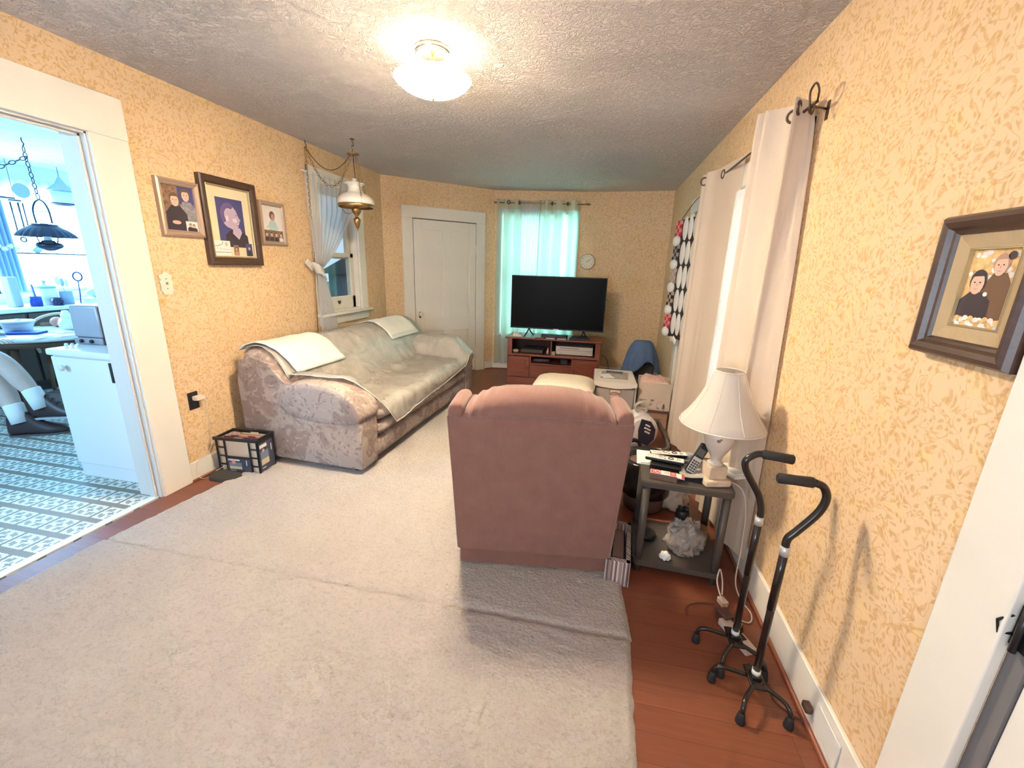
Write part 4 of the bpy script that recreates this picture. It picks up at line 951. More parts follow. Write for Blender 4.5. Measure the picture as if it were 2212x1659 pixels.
prism(bm, [(.16, .304), (.19, .312), (.22, .310), (.25, .304), (.25, .3135), (.22, .3195), (.19, .3205), (.16, .3135)], -.0072, -.0058, plane='XZ', mi=0)
bb(bm, .165, .245, -.003, .005, .235, .29, mi=1);
for v in bm.verts: v.co.z += .037
obj('printed_label', bm, [mat('label_brown', (.17, .08, .07, 1), .5), mat('label_pink', (.78, .55, .49, 1), .5)], dw)
def onbin(x, y, z=.4555): return (.015+x, 4.06+y, z)
bm = B(); box(bm, (0, 0, .002), (.27, .30, .004)); one('newspaper', bm, mat('newsprint', (.40, .36, .32, 1), .8, var=.4, vscale=40), 'folded grey newspaper on top of the white drawer bin', 'newspaper', onbin(.20, .29), -3)
bm = B(); box(bm, (0, 0, .004), (.17, .06, .008)); one('dark_booklet', bm, mat('booklet_dark', (.11, .10, .10, 1), .6), 'dark booklet at the back of the white drawer bin top', 'booklet', onbin(.20, .40, .4605), -4)
bm = B(); box(bm, (0, 0, .0015), (.11, .16, .003)); one('envelope', bm, PAPER, 'white envelope at the front left of the drawer bin top', 'envelope', onbin(.115, .22, .4605), 20)
CARD = mat('pale_cardboard', (.66, .52, .42, 1), .75, var=.04); CARDB = mat('brown_cardboard', (.40, .23, .15, 1), .8, var=.06); INK = mat('ink_dark', (.10, .085, .08, 1), .7)
bm = B(); bb(bm, 0, .29, 0, .30, 0, .188, .003); bb(bm, .12, .25, -.002, .0, .09, .094, mi=1); one('cardboard_box', bm, [CARDB, INK], 'plain brown cardboard box on the floor under the pale box', 'box', (.455, 4.17, 0), -4)
cb = thing('cardboard_box', 'pale cardboard box printed with tree and barcode, holding a pink towel', 'box', (.440, 4.135, .1885), -4)
bw, bh = .31, .275; bm = B()
bb(bm, 0, bw, 0, .006, 0, bh); bb(bm, 0, .006, 0, .30, 0, bh); bb(bm, bw-.006, bw, 0, .30, 0, bh-.03); bb(bm, 0, bw, .294, .30, 0, bh); bb(bm, 0, bw, 0, .30, 0, .006)
obj('carton', bm, CARD, cb)
bm = B(); bb(bm, .155, bw-.004, -.003, .0, bh-.06, bh-.0); obj('flap', bm, CARD, cb)
bm = B(); rng = random.Random(3); x = .018
while x < .105: 
    w2 = rng.choice((.0015, .003, .0045)); rect(bm, x, x+w2, .018, .045, -.0004); x += w2+rng.choice((.002, .003))
for x0, x1, z in ((.02, .06, .098), (.068, .085, .0985), (.02, .045, .085), (.115, .15, .06), (.125, .152, .088), (.115, .135, .045)): rect(bm, x0, x1, z, z+.006, -.0004)
rect(bm, .128, .158, .098, .108, -.0004)
tx = .252
for k, (w2, z) in enumerate(((.020, .050), (.024, .036), (.028, .022))): 
    poly(bm, [(tx-w2, z), (tx-w2*.4, z+.010), (tx, z+.034-k*.004), (tx+w2*.4, z+.010), (tx+w2, z), (tx+w2*.3, z+.005), (tx-w2*.3, z+.005)], -.0005-.0001*k)
rect(bm, tx-.003, tx+.003, .012, .07, -.0009); rect(bm, tx-.010, tx+.010, .010, .0135, -.0009)
for k in range(22):
    a = R(70+k*9); a2 = R(70+(k+1)*9); c_ = (.226, .052)
    poly(bm, [(c_[0]+.040*math.cos(a), c_[1]+.040*math.sin(a)), (c_[0]+.040*math.cos(a2), c_[1]+.040*math.sin(a2)), (c_[0]+.042*math.cos(a2), c_[1]+.042*math.sin(a2)), (c_[0]+.042*math.cos(a), c_[1]+.042*math.sin(a))], -.0005)
poly(bm, [(.188, .028), (.200, .034), (.214, .026), (.202, .022)], -.0006)
obj('lettering', bm, INK, cb)
bm = B(); rows = []
for i in range(19):
    rr = []
    for j in range(15):
        a, b = i/18, j/14; e = min(a, 1-a, b, 1-b)
        rr.append(Vector((.012+a*.285, .012+b*.276, .262+.055*min(1, e*5)+.026*mnoise.noise(Vector((a*7, b*6, 2)))-.03*a)))
    rows.append(rr)
quad_faces(bm, rows); one('pink_towel', bm, mat('pink_terry', (.72, .46, .39, 1), .95, bump=.4, bscale=90), 'rumpled pink towel stuffed into the top of the pale box', 'towel', (.440, 4.135, .1885), -4, sol=.006)
# upright canister vacuum
va = thing('vacuum_cleaner', 'white and navy canister vacuum on the wood floor beyond the recliner', 'vacuum cleaner', (.425, 3.62, 0), 12)
NAVY = mat('navy_plastic', (.022, .024, .045, 1), .3); LIL = mat('vacuum_white', (.70, .64, .62, 1), .3)
bm = B(); 
bm_prof = [(.14*math.cos(2*PI*k/28)*(1.0), .175+.15*math.sin(2*PI*k/28)) for k in range(28)]
prism(bm, bm_prof, -.11, .11, smooth=True); bmesh.ops.bevel(bm, geom=[e for e in bm.edges if abs(e.verts[0].co.y-e.verts[1].co.y) < 1e-6], offset=.03, segments=3, affect='EDGES'); obj('body', bm, LIL, va, smooth=60)
bm = B(); prism(bm, [(-.03, .10), (.05, .06), (.10, .12), (.105, .21), (.06, .28), (-.02, .30), (-.04, .2)], -.121, -.105, smooth=False); obj('side_panel', bm, NAVY, va)
bm = B()
for z, l in ((.245, .045), (.215, .06), (.185, .05)): box(bm, (.035, -.124, z), (l, .006, .014), .003, rot=(0, 25, 0))
obj('vent_fin', bm, LIL, va)
for s in (-1, 1):
    bm = B(); lathe(bm, [(.062, -.02), (.066, 0), (.062, .02)], (-.07, 0, .066), 20, axis='Y')
    for v in bm.verts: v.co.y += s*.125
    wh = obj('wheel', bm, BLACK, va)
    bm = B(); lathe(bm, [(.034, -.005), (.036, 0), (.030, .005)], (-.07, s*.147, .066), 18, axis='Y'); obj('hub', bm, mat('hub_grey', (.25, .23, .25, 1), .4), wh)
bm = B(); tube(bm, [(-.02, 0, .32), (-.05, 0, .38), (.0, 0, .41), (.05, 0, .37), (.04, 0, .315)], .013, 10, smooth_path=5); obj('handle', bm, mat('handle_grey', (.42, .38, .36, 1), .4), va)
bm = B(); pts = spline([Vector(p) for p in [(.10, -.03, .20), (.15, .02, .24), (.21, .03, .17), (.255, -.0, .08), (.25, -.08, .03), (.17, -.13, .024), (.09, -.10, .024), (.06, -.13, .024)]], 14)
tube(bm, pts, [.019+.0025*(i % 2) for i in range(len(pts))], 10); hz = obj('hose', bm, mat('hose_grey', (.12, .095, .09, 1), .5), va)
bm = B(); cyl(bm, (.17, -.131, .024), (.13, -.127, .024), .022, 12); obj('hose_cuff', bm, mat('cuff_tan', (.52, .42, .34, 1), .5), hz)
# chair back under a blue cloth, in the corner
bc = thing('folding_chair', 'dark grey chair in the far right corner mostly covered by blue cloth', 'chair', (.58, 5.50, 0), 6)
GD = mat('chair_dark', (.075, .065, .065, 1), .6)
bm = B(); bb(bm, -.17, .17, -.02, .02, .18, .55, .02); obj('backrest', bm, GD, bc)
bm = B(); bb(bm, -.19, .19, -.30, .02, .19, .22, .01); obj('seat', bm, GD, bc)
for x, y in ((-.17, -.27), (.17, -.27), (-.17, 0), (.17, 0)):
    bm = B(); cyl(bm, (x, y, 0), (x, y, .20), .012, 10); obj('leg', bm, GD, bc)
bm = B(); blob(bm, (.04, -.035, .36), (.018, .012, .014), 10, 6); blob(bm, (.03, -.035, .43), (.03, .014, .018), 10, 6); obj('knob', bm, BLACK, bc)
rows = []
for i in range(37):
    u = i/36; a = R(-205+230*u); row = []
    for j in range(15):
        v = j/14; r = .07+.165*v**.8+.018*math.sin(u*40+v*2)*v
        low = .24+.17*math.exp(-((u-.56)/.13)**2)
        z = .655-(.655-low)*(v**1.7); row.append(Vector((r*1.02*math.cos(a), r*.62*math.sin(a), z+mnoise.noise(Vector((u*9, v*4, 3)))*.012)))
    rows.append(row)
bm = B(); g = quad_faces(bm, rows); capv(bm, [r[0] for r in g])
one('blue_cloth', bm, mat('denim_blue_cloth', (.10, .155, .29, 1), .9, var=.08, vscale=12), 'blue cloth draped over a chair in the far right corner', 'cloth', (.58, 5.50, 0), 6, sol=.004)

# ------------------------------------------------------------------ ceiling lamp (lit) and swag lamp
CLX, CLY = -.897, 2.28
cl = thing('ceiling_light', 'lit semi-flush ceiling light with frosted glass bowl', 'ceiling light', (CLX, CLY, 0))
bm = B(); lathe(bm, [(.075, HC-.028), (.085, HC-.02), (.088, HC-.002)], n=32); torus(bm, (0, 0, HC-.026), .078, .006, 32, 8, 'Z'); obj('canopy', bm, mat('nickel', (.70, .66, .60, 1), .25, 1.0), cl)
bm = B(); cyl(bm, (0, 0, 2.300), (0, 0, HC-.02), .0055, 10); lathe(bm, [(.010, 2.452), (.013, 2.46), (.011, 2.475)], n=12); obj('rod', bm, BRASS, cl)
m = D.materials.new('lit_frosted_glass'); t = NT(m); v = t.obj()
dots = t.mapr(t.vor(v, 26, rand=.25).outputs['Distance'], .10, .16, .75, 1.0)
t.p.inputs['Base Color'].default_value = (.9, .84, .66, 1); t.p.inputs['Roughness'].default_value = .35; t.p.inputs['Emission Color'].default_value = (1.0, .83, .57, 1)
t.link(t.math('MULTIPLY', dots, LAMP_STRENGTH), t.p.inputs['Emission Strength'])
mi_ = D.materials.new('glass_bowl_inside'); ti = NT(mi_); ti.p.inputs['Base Color'].default_value = (.9, .86, .74, 1); ti.p.inputs['Emission Color'].default_value = (1.0, .84, .60, 1); ti.p.inputs['Emission Strength'].default_value = LAMP_STRENGTH*.03
bm = B(); lathe(bm, [(.012, 2.310), (.060, 2.314), (.110, 2.326), (.150, 2.344), (.176, 2.363), (.190, 2.380)], n=48, cap=False); lathe(bm, [(.190, 2.380), (.186, 2.381), (.172, 2.366), (.146, 2.349), (.107, 2.332), (.05, 2.320), (.012, 2.317)], n=48, cap=False, mi=1); obj('glass_bowl', bm, [m, mi_], cl)
bm = B(); lathe(bm, [(.001, 2.288), (.006, 2.292), (.009, 2.300), (.006, 2.306), (.013, 2.311), (.012, 2.314)], n=14); obj('finial', bm, BRASS, cl)
for s in (-1, 1):
    bm = B(); lathe(bm, [(.001, -.030), (.018, -.022), (.024, -.004), (.018, .014), (.013, .022), (.013, .05)], (s*.075, 0, 2.435), 12)
    obj('bulb', bm, mat('glass_bulb_clear', (.95, .92, .85, 1), .2, alpha=.25), cl)
# hanging swag lamp by the left window
SWX, SWY = -2.18, 3.66
sw_ = thing('swag_lamp', 'hanging brass swag lamp with white hobnail shade in front of the window curtain', 'hanging lamp', (SWX, SWY, 0))
def chain(bm, pts, link=.030, wr=.0022, asp=.55):
    pts = [Vector(p) for p in pts]; L = 0; samples = []; 
    for i in range(len(pts)-1): L += (pts[i+1]-pts[i]).length
    n = max(2, int(L/(link*.82))); acc = []; seg = L/n
    def at(d):
        for i in range(len(pts)-1):
            l = (pts[i+1]-pts[i]).length
            if d <= l or i == len(pts)-2: return pts[i]+(pts[i+1]-pts[i])*(d/l if l else 0), (pts[i+1]-pts[i]).normalized()
            d -= l
    for k in range(n):
        p, tdir = at((k+.5)*seg); u, v = frame_axes(tdir); a = u if k % 2 else v
        tube(bm, [p+tdir*(math.cos(2*PI*q/10)*link*.5)+a*(math.sin(2*PI*q/10)*link*.5*asp) for q in range(10)], wr, 5, closed=True)
def sag(a, b, drop, n=14):
    a, b = Vector(a), Vector(b); return [a*(1-i/n)+b*(i/n)-Vector((0, 0, drop*4*(i/n)*(1-i/n))) for i in range(n+1)]
bm = B(); tube(bm, [(0, 0, HC), (0, 0, HC-.02), (.010, 0, HC-.035), (.006, 0, HC-.055), (-.008, 0, HC-.05)], .0035, 7, smooth_path=4); lathe(bm, [(.018, HC-.005), (.018, HC)], n=12); obj('ceiling_hook', bm, BRONZE, sw_)
bm = B(); chain(bm, [(0, 0, HC-.05), (0, 0, HC-.11)]); obj('top_chain', bm, BRASS, sw_)
bm = B(); lathe(bm, [(.001, 2.405), (.050, 2.398), (.055, 2.392), (.048, 2.388), (.001, 2.39)][::-1], n=24); obj('crown_plate', bm, BRASS, sw_)
bm = B(); tube(bm, [(0, 0, 2.39), (.006, 0, 2.25), (.01, 0, 2.15)], .0032, 8); obj('rod', bm, BRONZE, sw_)
for k in range(3):
    a = R(200+120*k); bm = B(); chain(bm, [(.045*math.cos(a), .045*math.sin(a), 2.39), (.155*math.cos(a), .155*math.sin(a), 1.995)], .024, .0017); obj('support_chain', bm, BRASS, sw_)
def hob(i, a): return .022*(math.cos(a*22+(i % 2)*PI)) if 2 <= i <= 12 else (.075*math.cos(a*10) if i >= 17 else 0)
HP = [(.150, 1.990), (.156, 1.997)]+[(.156*math.cos(R(q))+.006*0, 2.00+.095*math.sin(R(q))) for q in range(6, 66, 6)]+[(.066, 2.090), (.058, 2.104), (.055, 2.12), (.055, 2.135), (.062, 2.148), (.074, 2.158), (.082, 2.164)]
bm = B(); lathe(bm, HP, n=88, wave=hob, cap=False); obj('glass_shade', bm, mat('milk_glass', (.82, .76, .68, 1), .25, spec=.6), sw_, sol=.004)
bm = B(); cyl(bm, (0, 0, 2.02), (0, 0, 2.20), .020, 14); obj('chimney', bm, mat('chimney_glass', (.85, .82, .76, 1), .15), sw_)
bm = B(); lathe(bm, [(.146, 1.965), (.152, 1.972), (.152, 1.990), (.146, 1.996)], n=40, cap=False)
for k in range(3): 
    a = R(200+120*k); tube(bm, [(.148*math.cos(a), .148*math.sin(a), 1.978), (.04*math.cos(a), .04*math.sin(a), 1.955)], .003, 6)
obj('brass_ring', bm, BRASS, sw_)
bm = B(); lathe(bm, [(.001, 1.772), (.005, 1.776), (.004, 1.786), (.012, 1.796), (.024, 1.826), (.030, 1.856), (.031, 1.872), (.016, 1.882), (.012, 1.895), (.026, 1.912), (.038, 1.930), (.042, 1.950), (.040, 1.965), (.022, 1.972), (.018, 1.99), (.018, 2.03)], n=24); obj('font', bm, BRASS, sw_)
bm = B(); tube(bm, [(-.155, .02, 1.985), (-.12, .0, 1.93), (-.07, 0, 1.915), (-.03, 0, 1.94)], .0025, 6, smooth_path=4); obj('wire_arm', bm, BRASS, sw_)
hx = XL+.035-SWX
bm = B(); tube(bm, [(hx, .0, HC), (hx, 0, HC-.02), (hx+.010, 0, HC-.04), (hx+.004, 0, HC-.06), (hx-.008, 0, HC-.052)], .0035, 7, smooth_path=4); obj('wall_hook', bm, BRONZE, sw_)
bm = B(); chain(bm, sag((hx, 0, HC-.055), (0, 0, HC-.085), .30), .034, .0022); obj('swag_chain', bm, BRASS, sw_)
bm = B(); chain(bm, [(hx, -.006, HC-.055), (hx-.004, -.01, 1.55)], .034, .0022)
tube(bm, [(hx-.004, -.01, 1.55), (hx-.006, -.03, 1.2), (hx-.01, -.05, .78)], .004, 6); obj('drop_chain', bm, BRASS, sw_)
bm = B(); tube(bm, sag((hx, 0, HC-.055), (0, 0, HC-.085), .17), .003, 6); obj('electric_wire', bm, BRONZE, sw_)

# ------------------------------------------------------------------ curtains
def hanging(path, z0, z1, nz=16, flare=0.0, seed=0.0, wob=.006, k=5, pin=None, low=None):
    """cloth following a plan path (local x,y), hanging from z1 to z0; low = path at the hem"""
    P = spline([Vector((p[0], p[1], 0)) for p in path], k); rows = []; xm = sum(p.x for p in P)/len(P)
    Q = spline([Vector((p[0], p[1], 0)) for p in low], k) if low else P
    for j in range(nz+1):
        v = j/nz; z = z1+(z0-z1)*v; row = []
        for i, p in enumerate(P):
            q = p.lerp(Q[i], v**.55); q.x = xm+(q.x-xm)*(1+flare*v)
            q.y += mnoise.noise(Vector((i*.35, z*2.2, seed)))*wob*(.3+v); q.x += mnoise.noise(Vector((i*.3, z*1.5, seed+9)))*wob
            if pin: q = pin(q, z, i/(len(P)-1))
            row.append(Vector((q.x, q.y, z)))
        rows.append(row)
    return rows
def grommets(parent, pts, r=.021):
    for p, ang in pts:
        bm = B(); M_ = Matrix.Rotation(R(ang), 3, 'Z'); torus(bm, p, r, .0055, 20, 7, 'Y', M=M_); obj('grommet', bm, BRONZE, parent)
# right wall: local frame x = PD.y - y ... use origin (XR,3.95) facing the room
OX, OY = XR, 3.95
def rl(x, y): return (OY-y, x-XR)     # world -> local of the right wall frame
RZ = 2.165
rod = thing('curtain_rod', 'thin dark curtain rod with loop finial on the right wall', 'curtain rod', (OX, OY, 0), -90)
bm = B(); tube(bm, [rl(.775, 3.80)+(RZ,), rl(.775, 2.10)+(RZ,)], .006, 8); obj('rod', bm, BRONZE, rod)
e = rl(.775, 2.10)
bm = B(); tube(bm, [(e[0], e[1], RZ), (e[0]+.03, e[1]-.012, RZ+.03), (e[0]+.01, e[1]-.02, RZ+.06), (e[0]-.03, e[1]-.02, RZ+.045), (e[0]-.035, e[1]-.012, RZ-.0), (e[0]-.0, e[1]-.012, RZ-.045), (e[0]+.02, e[1]-.012, RZ-.02)], .004, 7, smooth_path=5)
obj('finial', bm, BRONZE, rod)
for y in (2.16, 3.72):
    bm = B(); a = rl(.775, y); tube(bm, [(a[0], a[1], RZ), (a[0], -.03, RZ-.004), (a[0], -.004, RZ-.01)], .004, 7); bb(bm, a[0]-.010, a[0]+.010, -.004, 0, RZ-.05, RZ+.02); obj('bracket', bm, BRONZE, rod)
def curtain(label, path, z0, z1, m, loc, rz, group, name='curtain', hem=.0, **k):
    rows = hanging(path, z0, z1, **k); bm = B(); quad_faces(bm, rows)
    return one(name, bm, m, label, 'curtain', loc, rz, group=group)
pw = [(.735, 2.46), (.69, 2.425), (.645, 2.395), (.69, 2.375), (.665, 2.355), (.715, 2.335), (.755, 2.30), (.765, 2.255), (.735, 2.215), (.728, 2.195), (.745, 2.205), (.785, 2.235), (.805, 2.25), (.825, 2.262)]
pl_ = [(.755, 2.70), (.73, 2.66), (.70, 2.60), (.735, 2.55), (.70, 2.49), (.73, 2.42), (.745, 2.36), (.745, 2.28), (.730, 2.215), (.725, 2.185), (.755, 2.175), (.79, 2.12), (.808, 2.07), (.828, 2.03)]
cn = curtain('cream grommet curtain at the near end of the rod, behind the table lamp', [rl(*p) for p in pw], .10, 2.215, CURT, (OX, OY, 0), -90, 'cream curtains on the right wall', nz=22, seed=2.0, wob=.004, low=[rl(*p) for p in pl_])
grommets(cn, [(rl(.758, 2.275)+(RZ,), 62), (rl(.748, 2.200)+(RZ+.010,), -30), (rl(.815, 2.25)+(RZ,), -40)], .024)
pw = [(.72, 3.88), (.745, 3.80), (.69, 3.74), (.715, 3.69), (.70, 3.64), (.745, 3.56), (.765, 3.46), (.78, 3.33), (.80, 3.20), (.815, 3.12)]
cf = curtain('cream grommet curtain at the far end of the rod, beside the patchwork hanging', [rl(*p) for p in pw], .06, 2.215, CURT, (OX, OY, 0), -90, 'cream curtains on the right wall', nz=22, flare=.05, seed=6.0)
grommets(cf, [(rl(.768, 3.44)+(RZ,), 8), (rl(.70, 3.70)+(RZ,), 55)], .026)
lp = [(.800+.012*math.sin(i*1.9), 3.30-.085*i) for i in range(13)]
curtain('white diamond-lace sheer between the cream curtains on the right wall', [rl(*p) for p in lp], .16, 2.0, LACE, (OX, OY, 0), -90, 'lace sheers', name='lace_curtain', nz=14, seed=4.0, wob=.004)
# patchwork fabric hanging in front of the far right door
QX, QY = .665, 4.56
q = thing('fabric_hanging', 'black, red and white checked patchwork hanging on the right wall beyond the curtains', 'wall hanging', (QX, QY, 0), -77)
QB = mat('quilt_black', (.025, .02, .018, 1), .9); QW = mat('quilt_white', (.74, .67, .61, 1), .9); QR_ = mat('quilt_red', (.50, .03, .035, 1), .85); QP = mat('quilt_pink', (.66, .26, .25, 1), .85); QT = mat('quilt_tan', (.50, .36, .27, 1), .9); QG = mat('quilt_grey', (.34, .29, .26, 1), .9)
bm = B(); u = .216; zt = 1.965
bb(bm, .03, .64, .0, .008, zt-5*u-.0, zt, .003); obj('backing', bm, QB, q)
for k in range(5):
    z1 = zt-k*u; z0 = z1-u; c1, c2 = [(QR_, QP), (QB, QG), (QG, QT), (QB, QT), (QR_, QP)][k]
    bm = B()
    for r in range(4):
        for c in range(3):
            za, zb = z0+.075+r*(u-.075)/4, z0+.075+(r+1)*(u-.075)/4; wd = .080-.022*math.sin((r+.5)/4*PI); x0 = .085-wd+c*wd*2/3
            bb(bm, x0, x0+wd*2/3, -.010, .006, za, zb, 0, mi=(r+c) % 2)
    obj('checked_patch', bm, [c1, c2], q)
    bm = B(); blob(bm, (.075, -.004, z0+.038), (.070, .034, .050), 18, 10); obj('white_disc', bm, QW, q)
    for x, w2 in ((.235, .052), (.345, .046), (.455, .05), (.565, .05)):
        bm = B(); blob(bm, (x, -.002, (z0+z1)/2+.03), (w2, .016, u*.49), 14, 8); obj('white_petal', bm, QW, q)
bm = B()
for x, a in ((.25, 0), (.31, 25)): box(bm, (x, -.004, zt-5*u-.015), (.09, .014, .05), .01, rot=(0, a, 0))
obj('lower_bow', bm, QW, q)
bm = B(); tube(bm, [(.10, .0, zt), (.30, .02, zt+.14), (.45, .04, zt+.20), (.44, .05, zt+.235), (.42, .04, zt+.22), (.44, .035, zt+.195), (.60, .0, zt)], .0032, 6, smooth_path=4); obj('wire_loop', bm, BRONZE, q)
bm = B(); bb(bm, .02, .64, -.004, .012, zt-.012, zt+.006, .004); obj('top_bar', bm, QB, q)
# left window: tied-back sheer, tie band, small rod
WLX = XL+.035
def pinl(q_, z, u):
    # gathered at z=1.42 near the left side
    zc = 1.43
    if z > zc: k = min(1, ((z-zc)/(1.98-zc)))**.75
    else: k = .42*((zc-z)/(zc-.60))**.7
    x = .035+(q_.x-.0)*k*1.0+.05*(1-k)*u
    return Vector((x, q_.y*(.35+.65*min(1, k+.35))-.055*(1-k), z))
pp = [(.0+.72*i/26, -.018-.018*math.sin(i*2.1)) for i in range(27)]
cv = curtain('white sheer curtain tied back at the small left window', pp, .66, 2.27, SHEER, (XL, 3.60, 0), 90, 'window sheers', name='sheer_curtain', nz=40, seed=1.0, wob=.003, k=3, pin=pinl)
bm = B(); rows = []
for i in range(17):
    a = 2*PI*i/16; rows.append([Vector((.05+.055*math.cos(a)-.03*k, -.072+.042*math.sin(a), 1.405+.05*k-.035*math.cos(a)+.0035*math.sin(i*3)*k)) for k in (-1, -.5, 0, .5, 1)])
quad_faces(bm, rows); tube(bm, [(.0, -.06, 1.43), (-.04, -.02, 1.49), (-.05, -.002, 1.50)], .006, 6)
box(bm, (-.03, -.035, 1.465), (.11, .012, .055), .004, rot=(0, 38, 0)); obj('tie_band', bm, mat('tie_white', (.80, .74, .67, 1), .85), cv)
bm = B(); tube(bm, [(-.02, -.025, 2.262), (.80, -.025, 2.262)], .006, 8); obj('rod', bm, WPLASTIC, cv)
# far window: rod, two thin grommet panels and a sheer between
FO = (PB[0], PB[1], 0)
fr = thing('curtain_rod', 'brass curtain rod over the far window behind the television', 'curtain rod', FO, AF)
FZ = 2.345
bm = B(); tube(bm, [(.03, -.075, FZ), (1.26, -.075, FZ)], .006, 8); obj('rod', bm, BRASS, fr)
for x in (.02, 1.27):
    bm = B(); lathe(bm, [(.004, -.03), (.014, -.015), (.016, 0), (.010, .02), (.004, .035)], (x, -.075, FZ), 12, axis='X'); obj('finial', bm, BRASS, fr)
for x in (.08, 1.21):
    bm = B(); cyl(bm, (x, -.075, FZ), (x, -.002, FZ), .004, 8); obj('bracket', bm, BRASS, fr)
def fpanel(label, xs, seed, gr, z0=.10):
    pts = [(x, -.075+(.040 if i % 2 else -.034)) for i, x in enumerate(xs)]
    rows = hanging(pts, z0, FZ+.045, nz=18, flare=.07, seed=seed, wob=.006, k=5); bm = B(); quad_faces(bm, rows)
    o = one('curtain', bm, FARCURT, label, 'curtain', FO, AF, group='thin curtains at the far window')
    bm = B(); quad_faces(bm, [[p+Vector((0, -.0025, 0)) for p in r] for r in rows[:2]]); obj('header_band', bm, cloth('header_cloth', (.80, .72, .54, 1), .35), o)
    grommets(o, gr, .020); return o
fpanel('thin pale grommet curtain left of the television at the far window', [.045, .115, .165, .25, .31, .375], 3.0, [((.20, -.112, FZ), 0), ((.345, -.09, FZ), 60)])
fpanel('thin pale grommet curtain at the right side of the far window, above the TV', [.62, .66, .71, .80, .88, .99, 1.08, 1.17], 8.0, [((.79, -.085, FZ), 65), ((1.0, -.085, FZ), 60)])
mp = [(.36+.26*i/22, -.062-.016*math.sin(i*1.7)) for i in range(23)]
curtain('white sheer strip between the two far window curtains', mp, .4, FZ+.03, SHEER, FO, AF, 'far sheers', name='sheer_curtain', nz=8, seed=5.0, wob=.003, k=3)
lp2 = [(.14+.80*i/30, -.034-.006*math.sin(i*1.1)) for i in range(31)]
curtain('diamond-lace sheer behind the far window curtains', lp2, .6, 2.25, LACE, FO, AF, 'far lace', name='lace_curtain', nz=6, seed=7.0, wob=.002, k=2)

# ------------------------------------------------------------------ clock and pictures, switch, outlet
BK = math.degrees(math.atan2(PD[1]-PC[1], PD[0]-PC[0]))
ck = thing('wall_clock', 'round cream wall clock right of the far window', 'clock', (-.215, 6.262, 1.605), BK)
bm = B(); lathe(bm, [(.10, 0), (.108, -.012), (.108, -.026), (.098, -.030), (.096, -.021)][::-1], n=36, axis='Y', cap=False)
for v in bm.verts: v.co.y = -abs(v.co.y)
obj('rim', bm, mat('clock_rim', (.55, .38, .22, 1), .4), ck)
bm = B(); disc(bm, (0, 0), .097, .097, -.022, 36); fc = obj('face', bm, mat('clock_face', (.78, .70, .56, 1), .5), ck)
bm = B()
for h_ in range(1, 13):
    a = R(90-30*h_); text(bm, str(h_), .026, TF(.077*math.cos(a), -.0225, .077*math.sin(a)), extr=.0003)
obj('numerals', bm, INK, fc)
for ang, L_, w2 in ((90-55, .072, .0022), (90-62, .045, .003)):
    a = R(ang); bm = B(); d_ = Vector((math.cos(a), 0, math.sin(a))); n_ = Vector((-d_.z, 0, d_.x))
    vs = [bm.verts.new(Vector((0, -.0245, 0))+p) for p in (n_*w2-d_*.015, n_*-w2-d_*.015, d_*L_-n_*w2*.5, d_*L_+n_*w2*.5)]; bm.faces.new(vs); obj('hand', bm, INK, ck)
def frame_rows(w_, h_, prof):
    """mitred moulding: prof = list of (inset, depth toward viewer)"""
    return [[Vector((x, -d, z)) for x, z in ((-w_/2+i, -h_/2+i), (w_/2-i, -h_/2+i), (w_/2-i, h_/2-i), (-w_/2+i, h_/2-i))] for i, d in prof]
def frame(parent, w_, h_, prof, m, name='frame'):
    bm = B(); quad_faces(bm, frame_rows(w_, h_, prof), close_v=True, smooth=False); return obj(name, bm, m, parent)
SKIN = mat('print_skin', (.72, .47, .36, 1), .5); HAIR = mat('print_hair', (.16, .085, .05, 1), .5); PDK = mat('print_dark', (.05, .035, .045, 1), .45); PBL = mat('print_blue', (.075, .07, .20, 1), .45); PBG = mat('print_brown', (.24, .14, .09, 1), .5, var=.45, vscale=45)
PGR = mat('print_grey', (.28, .26, .28, 1), .5, var=.3, vscale=60); PSN = mat('print_pale', (.78, .70, .68, 1), .5); PLB = mat('print_light_blue', (.45, .58, .58, 1), .5); PWH = mat('print_white', (.85, .80, .74, 1), .6); PSH = mat('print_skin_shade', (.48, .27, .20, 1), .5); PMS = mat('print_mauve_skin', (.50, .38, .48, 1), .5); PGO = mat('print_gold', (.70, .45, .20, 1), .5, var=.35, vscale=50)
PM = [PBG, PDK, SKIN, HAIR, PBL, PGR, PSN, PLB, PWH, PSH, PMS, PGO, INK]
def face(bm, x, z, s, y, hair=3, skin=2, tilt_=0.0):
    disc(bm, (x, z+s*.22), s*.92, s*1.08, y, 18, hair); disc(bm, (x, z), s*.74, s*.98, y-.0004, 18, skin)
    poly(bm, [(x-s*.8, z+s*.5), (x-s*.4, z+s*.66), (x+s*.5, z+s*.70), (x+s*.8, z+s*.45), (x+s*.6, z+s*1.1), (x-s*.5, z+s*1.12)], y-.0006, hair)
    for k in (-1, 1): disc(bm, (x+k*s*.30, z+s*.12), s*.12, s*.07, y-.0008, 8, 1)
    poly(bm, [(x-s*.07, z-s*.18), (x+s*.09, z-s*.18), (x+s*.02, z+s*.10)], y-.0008, 9)
    poly(bm, [(x-s*.30, z-s*.42), (x, z-s*.56), (x+s*.30, z-s*.42), (x, z-s*.46)], y-.0008, 9)
def body(bm, x, z, w_, h_, y, mi): poly(bm, [(x-w_*.5, z-h_), (x+w_*.5, z-h_), (x+w_*.46, z-h_*.3), (x+w_*.2, z-.0), (x-w_*.2, z-.0), (x-w_*.46, z-h_*.3)], y, mi)
def picture(label, loc, rz, name='picture_frame', group='framed photographs on the left wall'): return thing(name, label, 'picture frame', loc, rz, group)
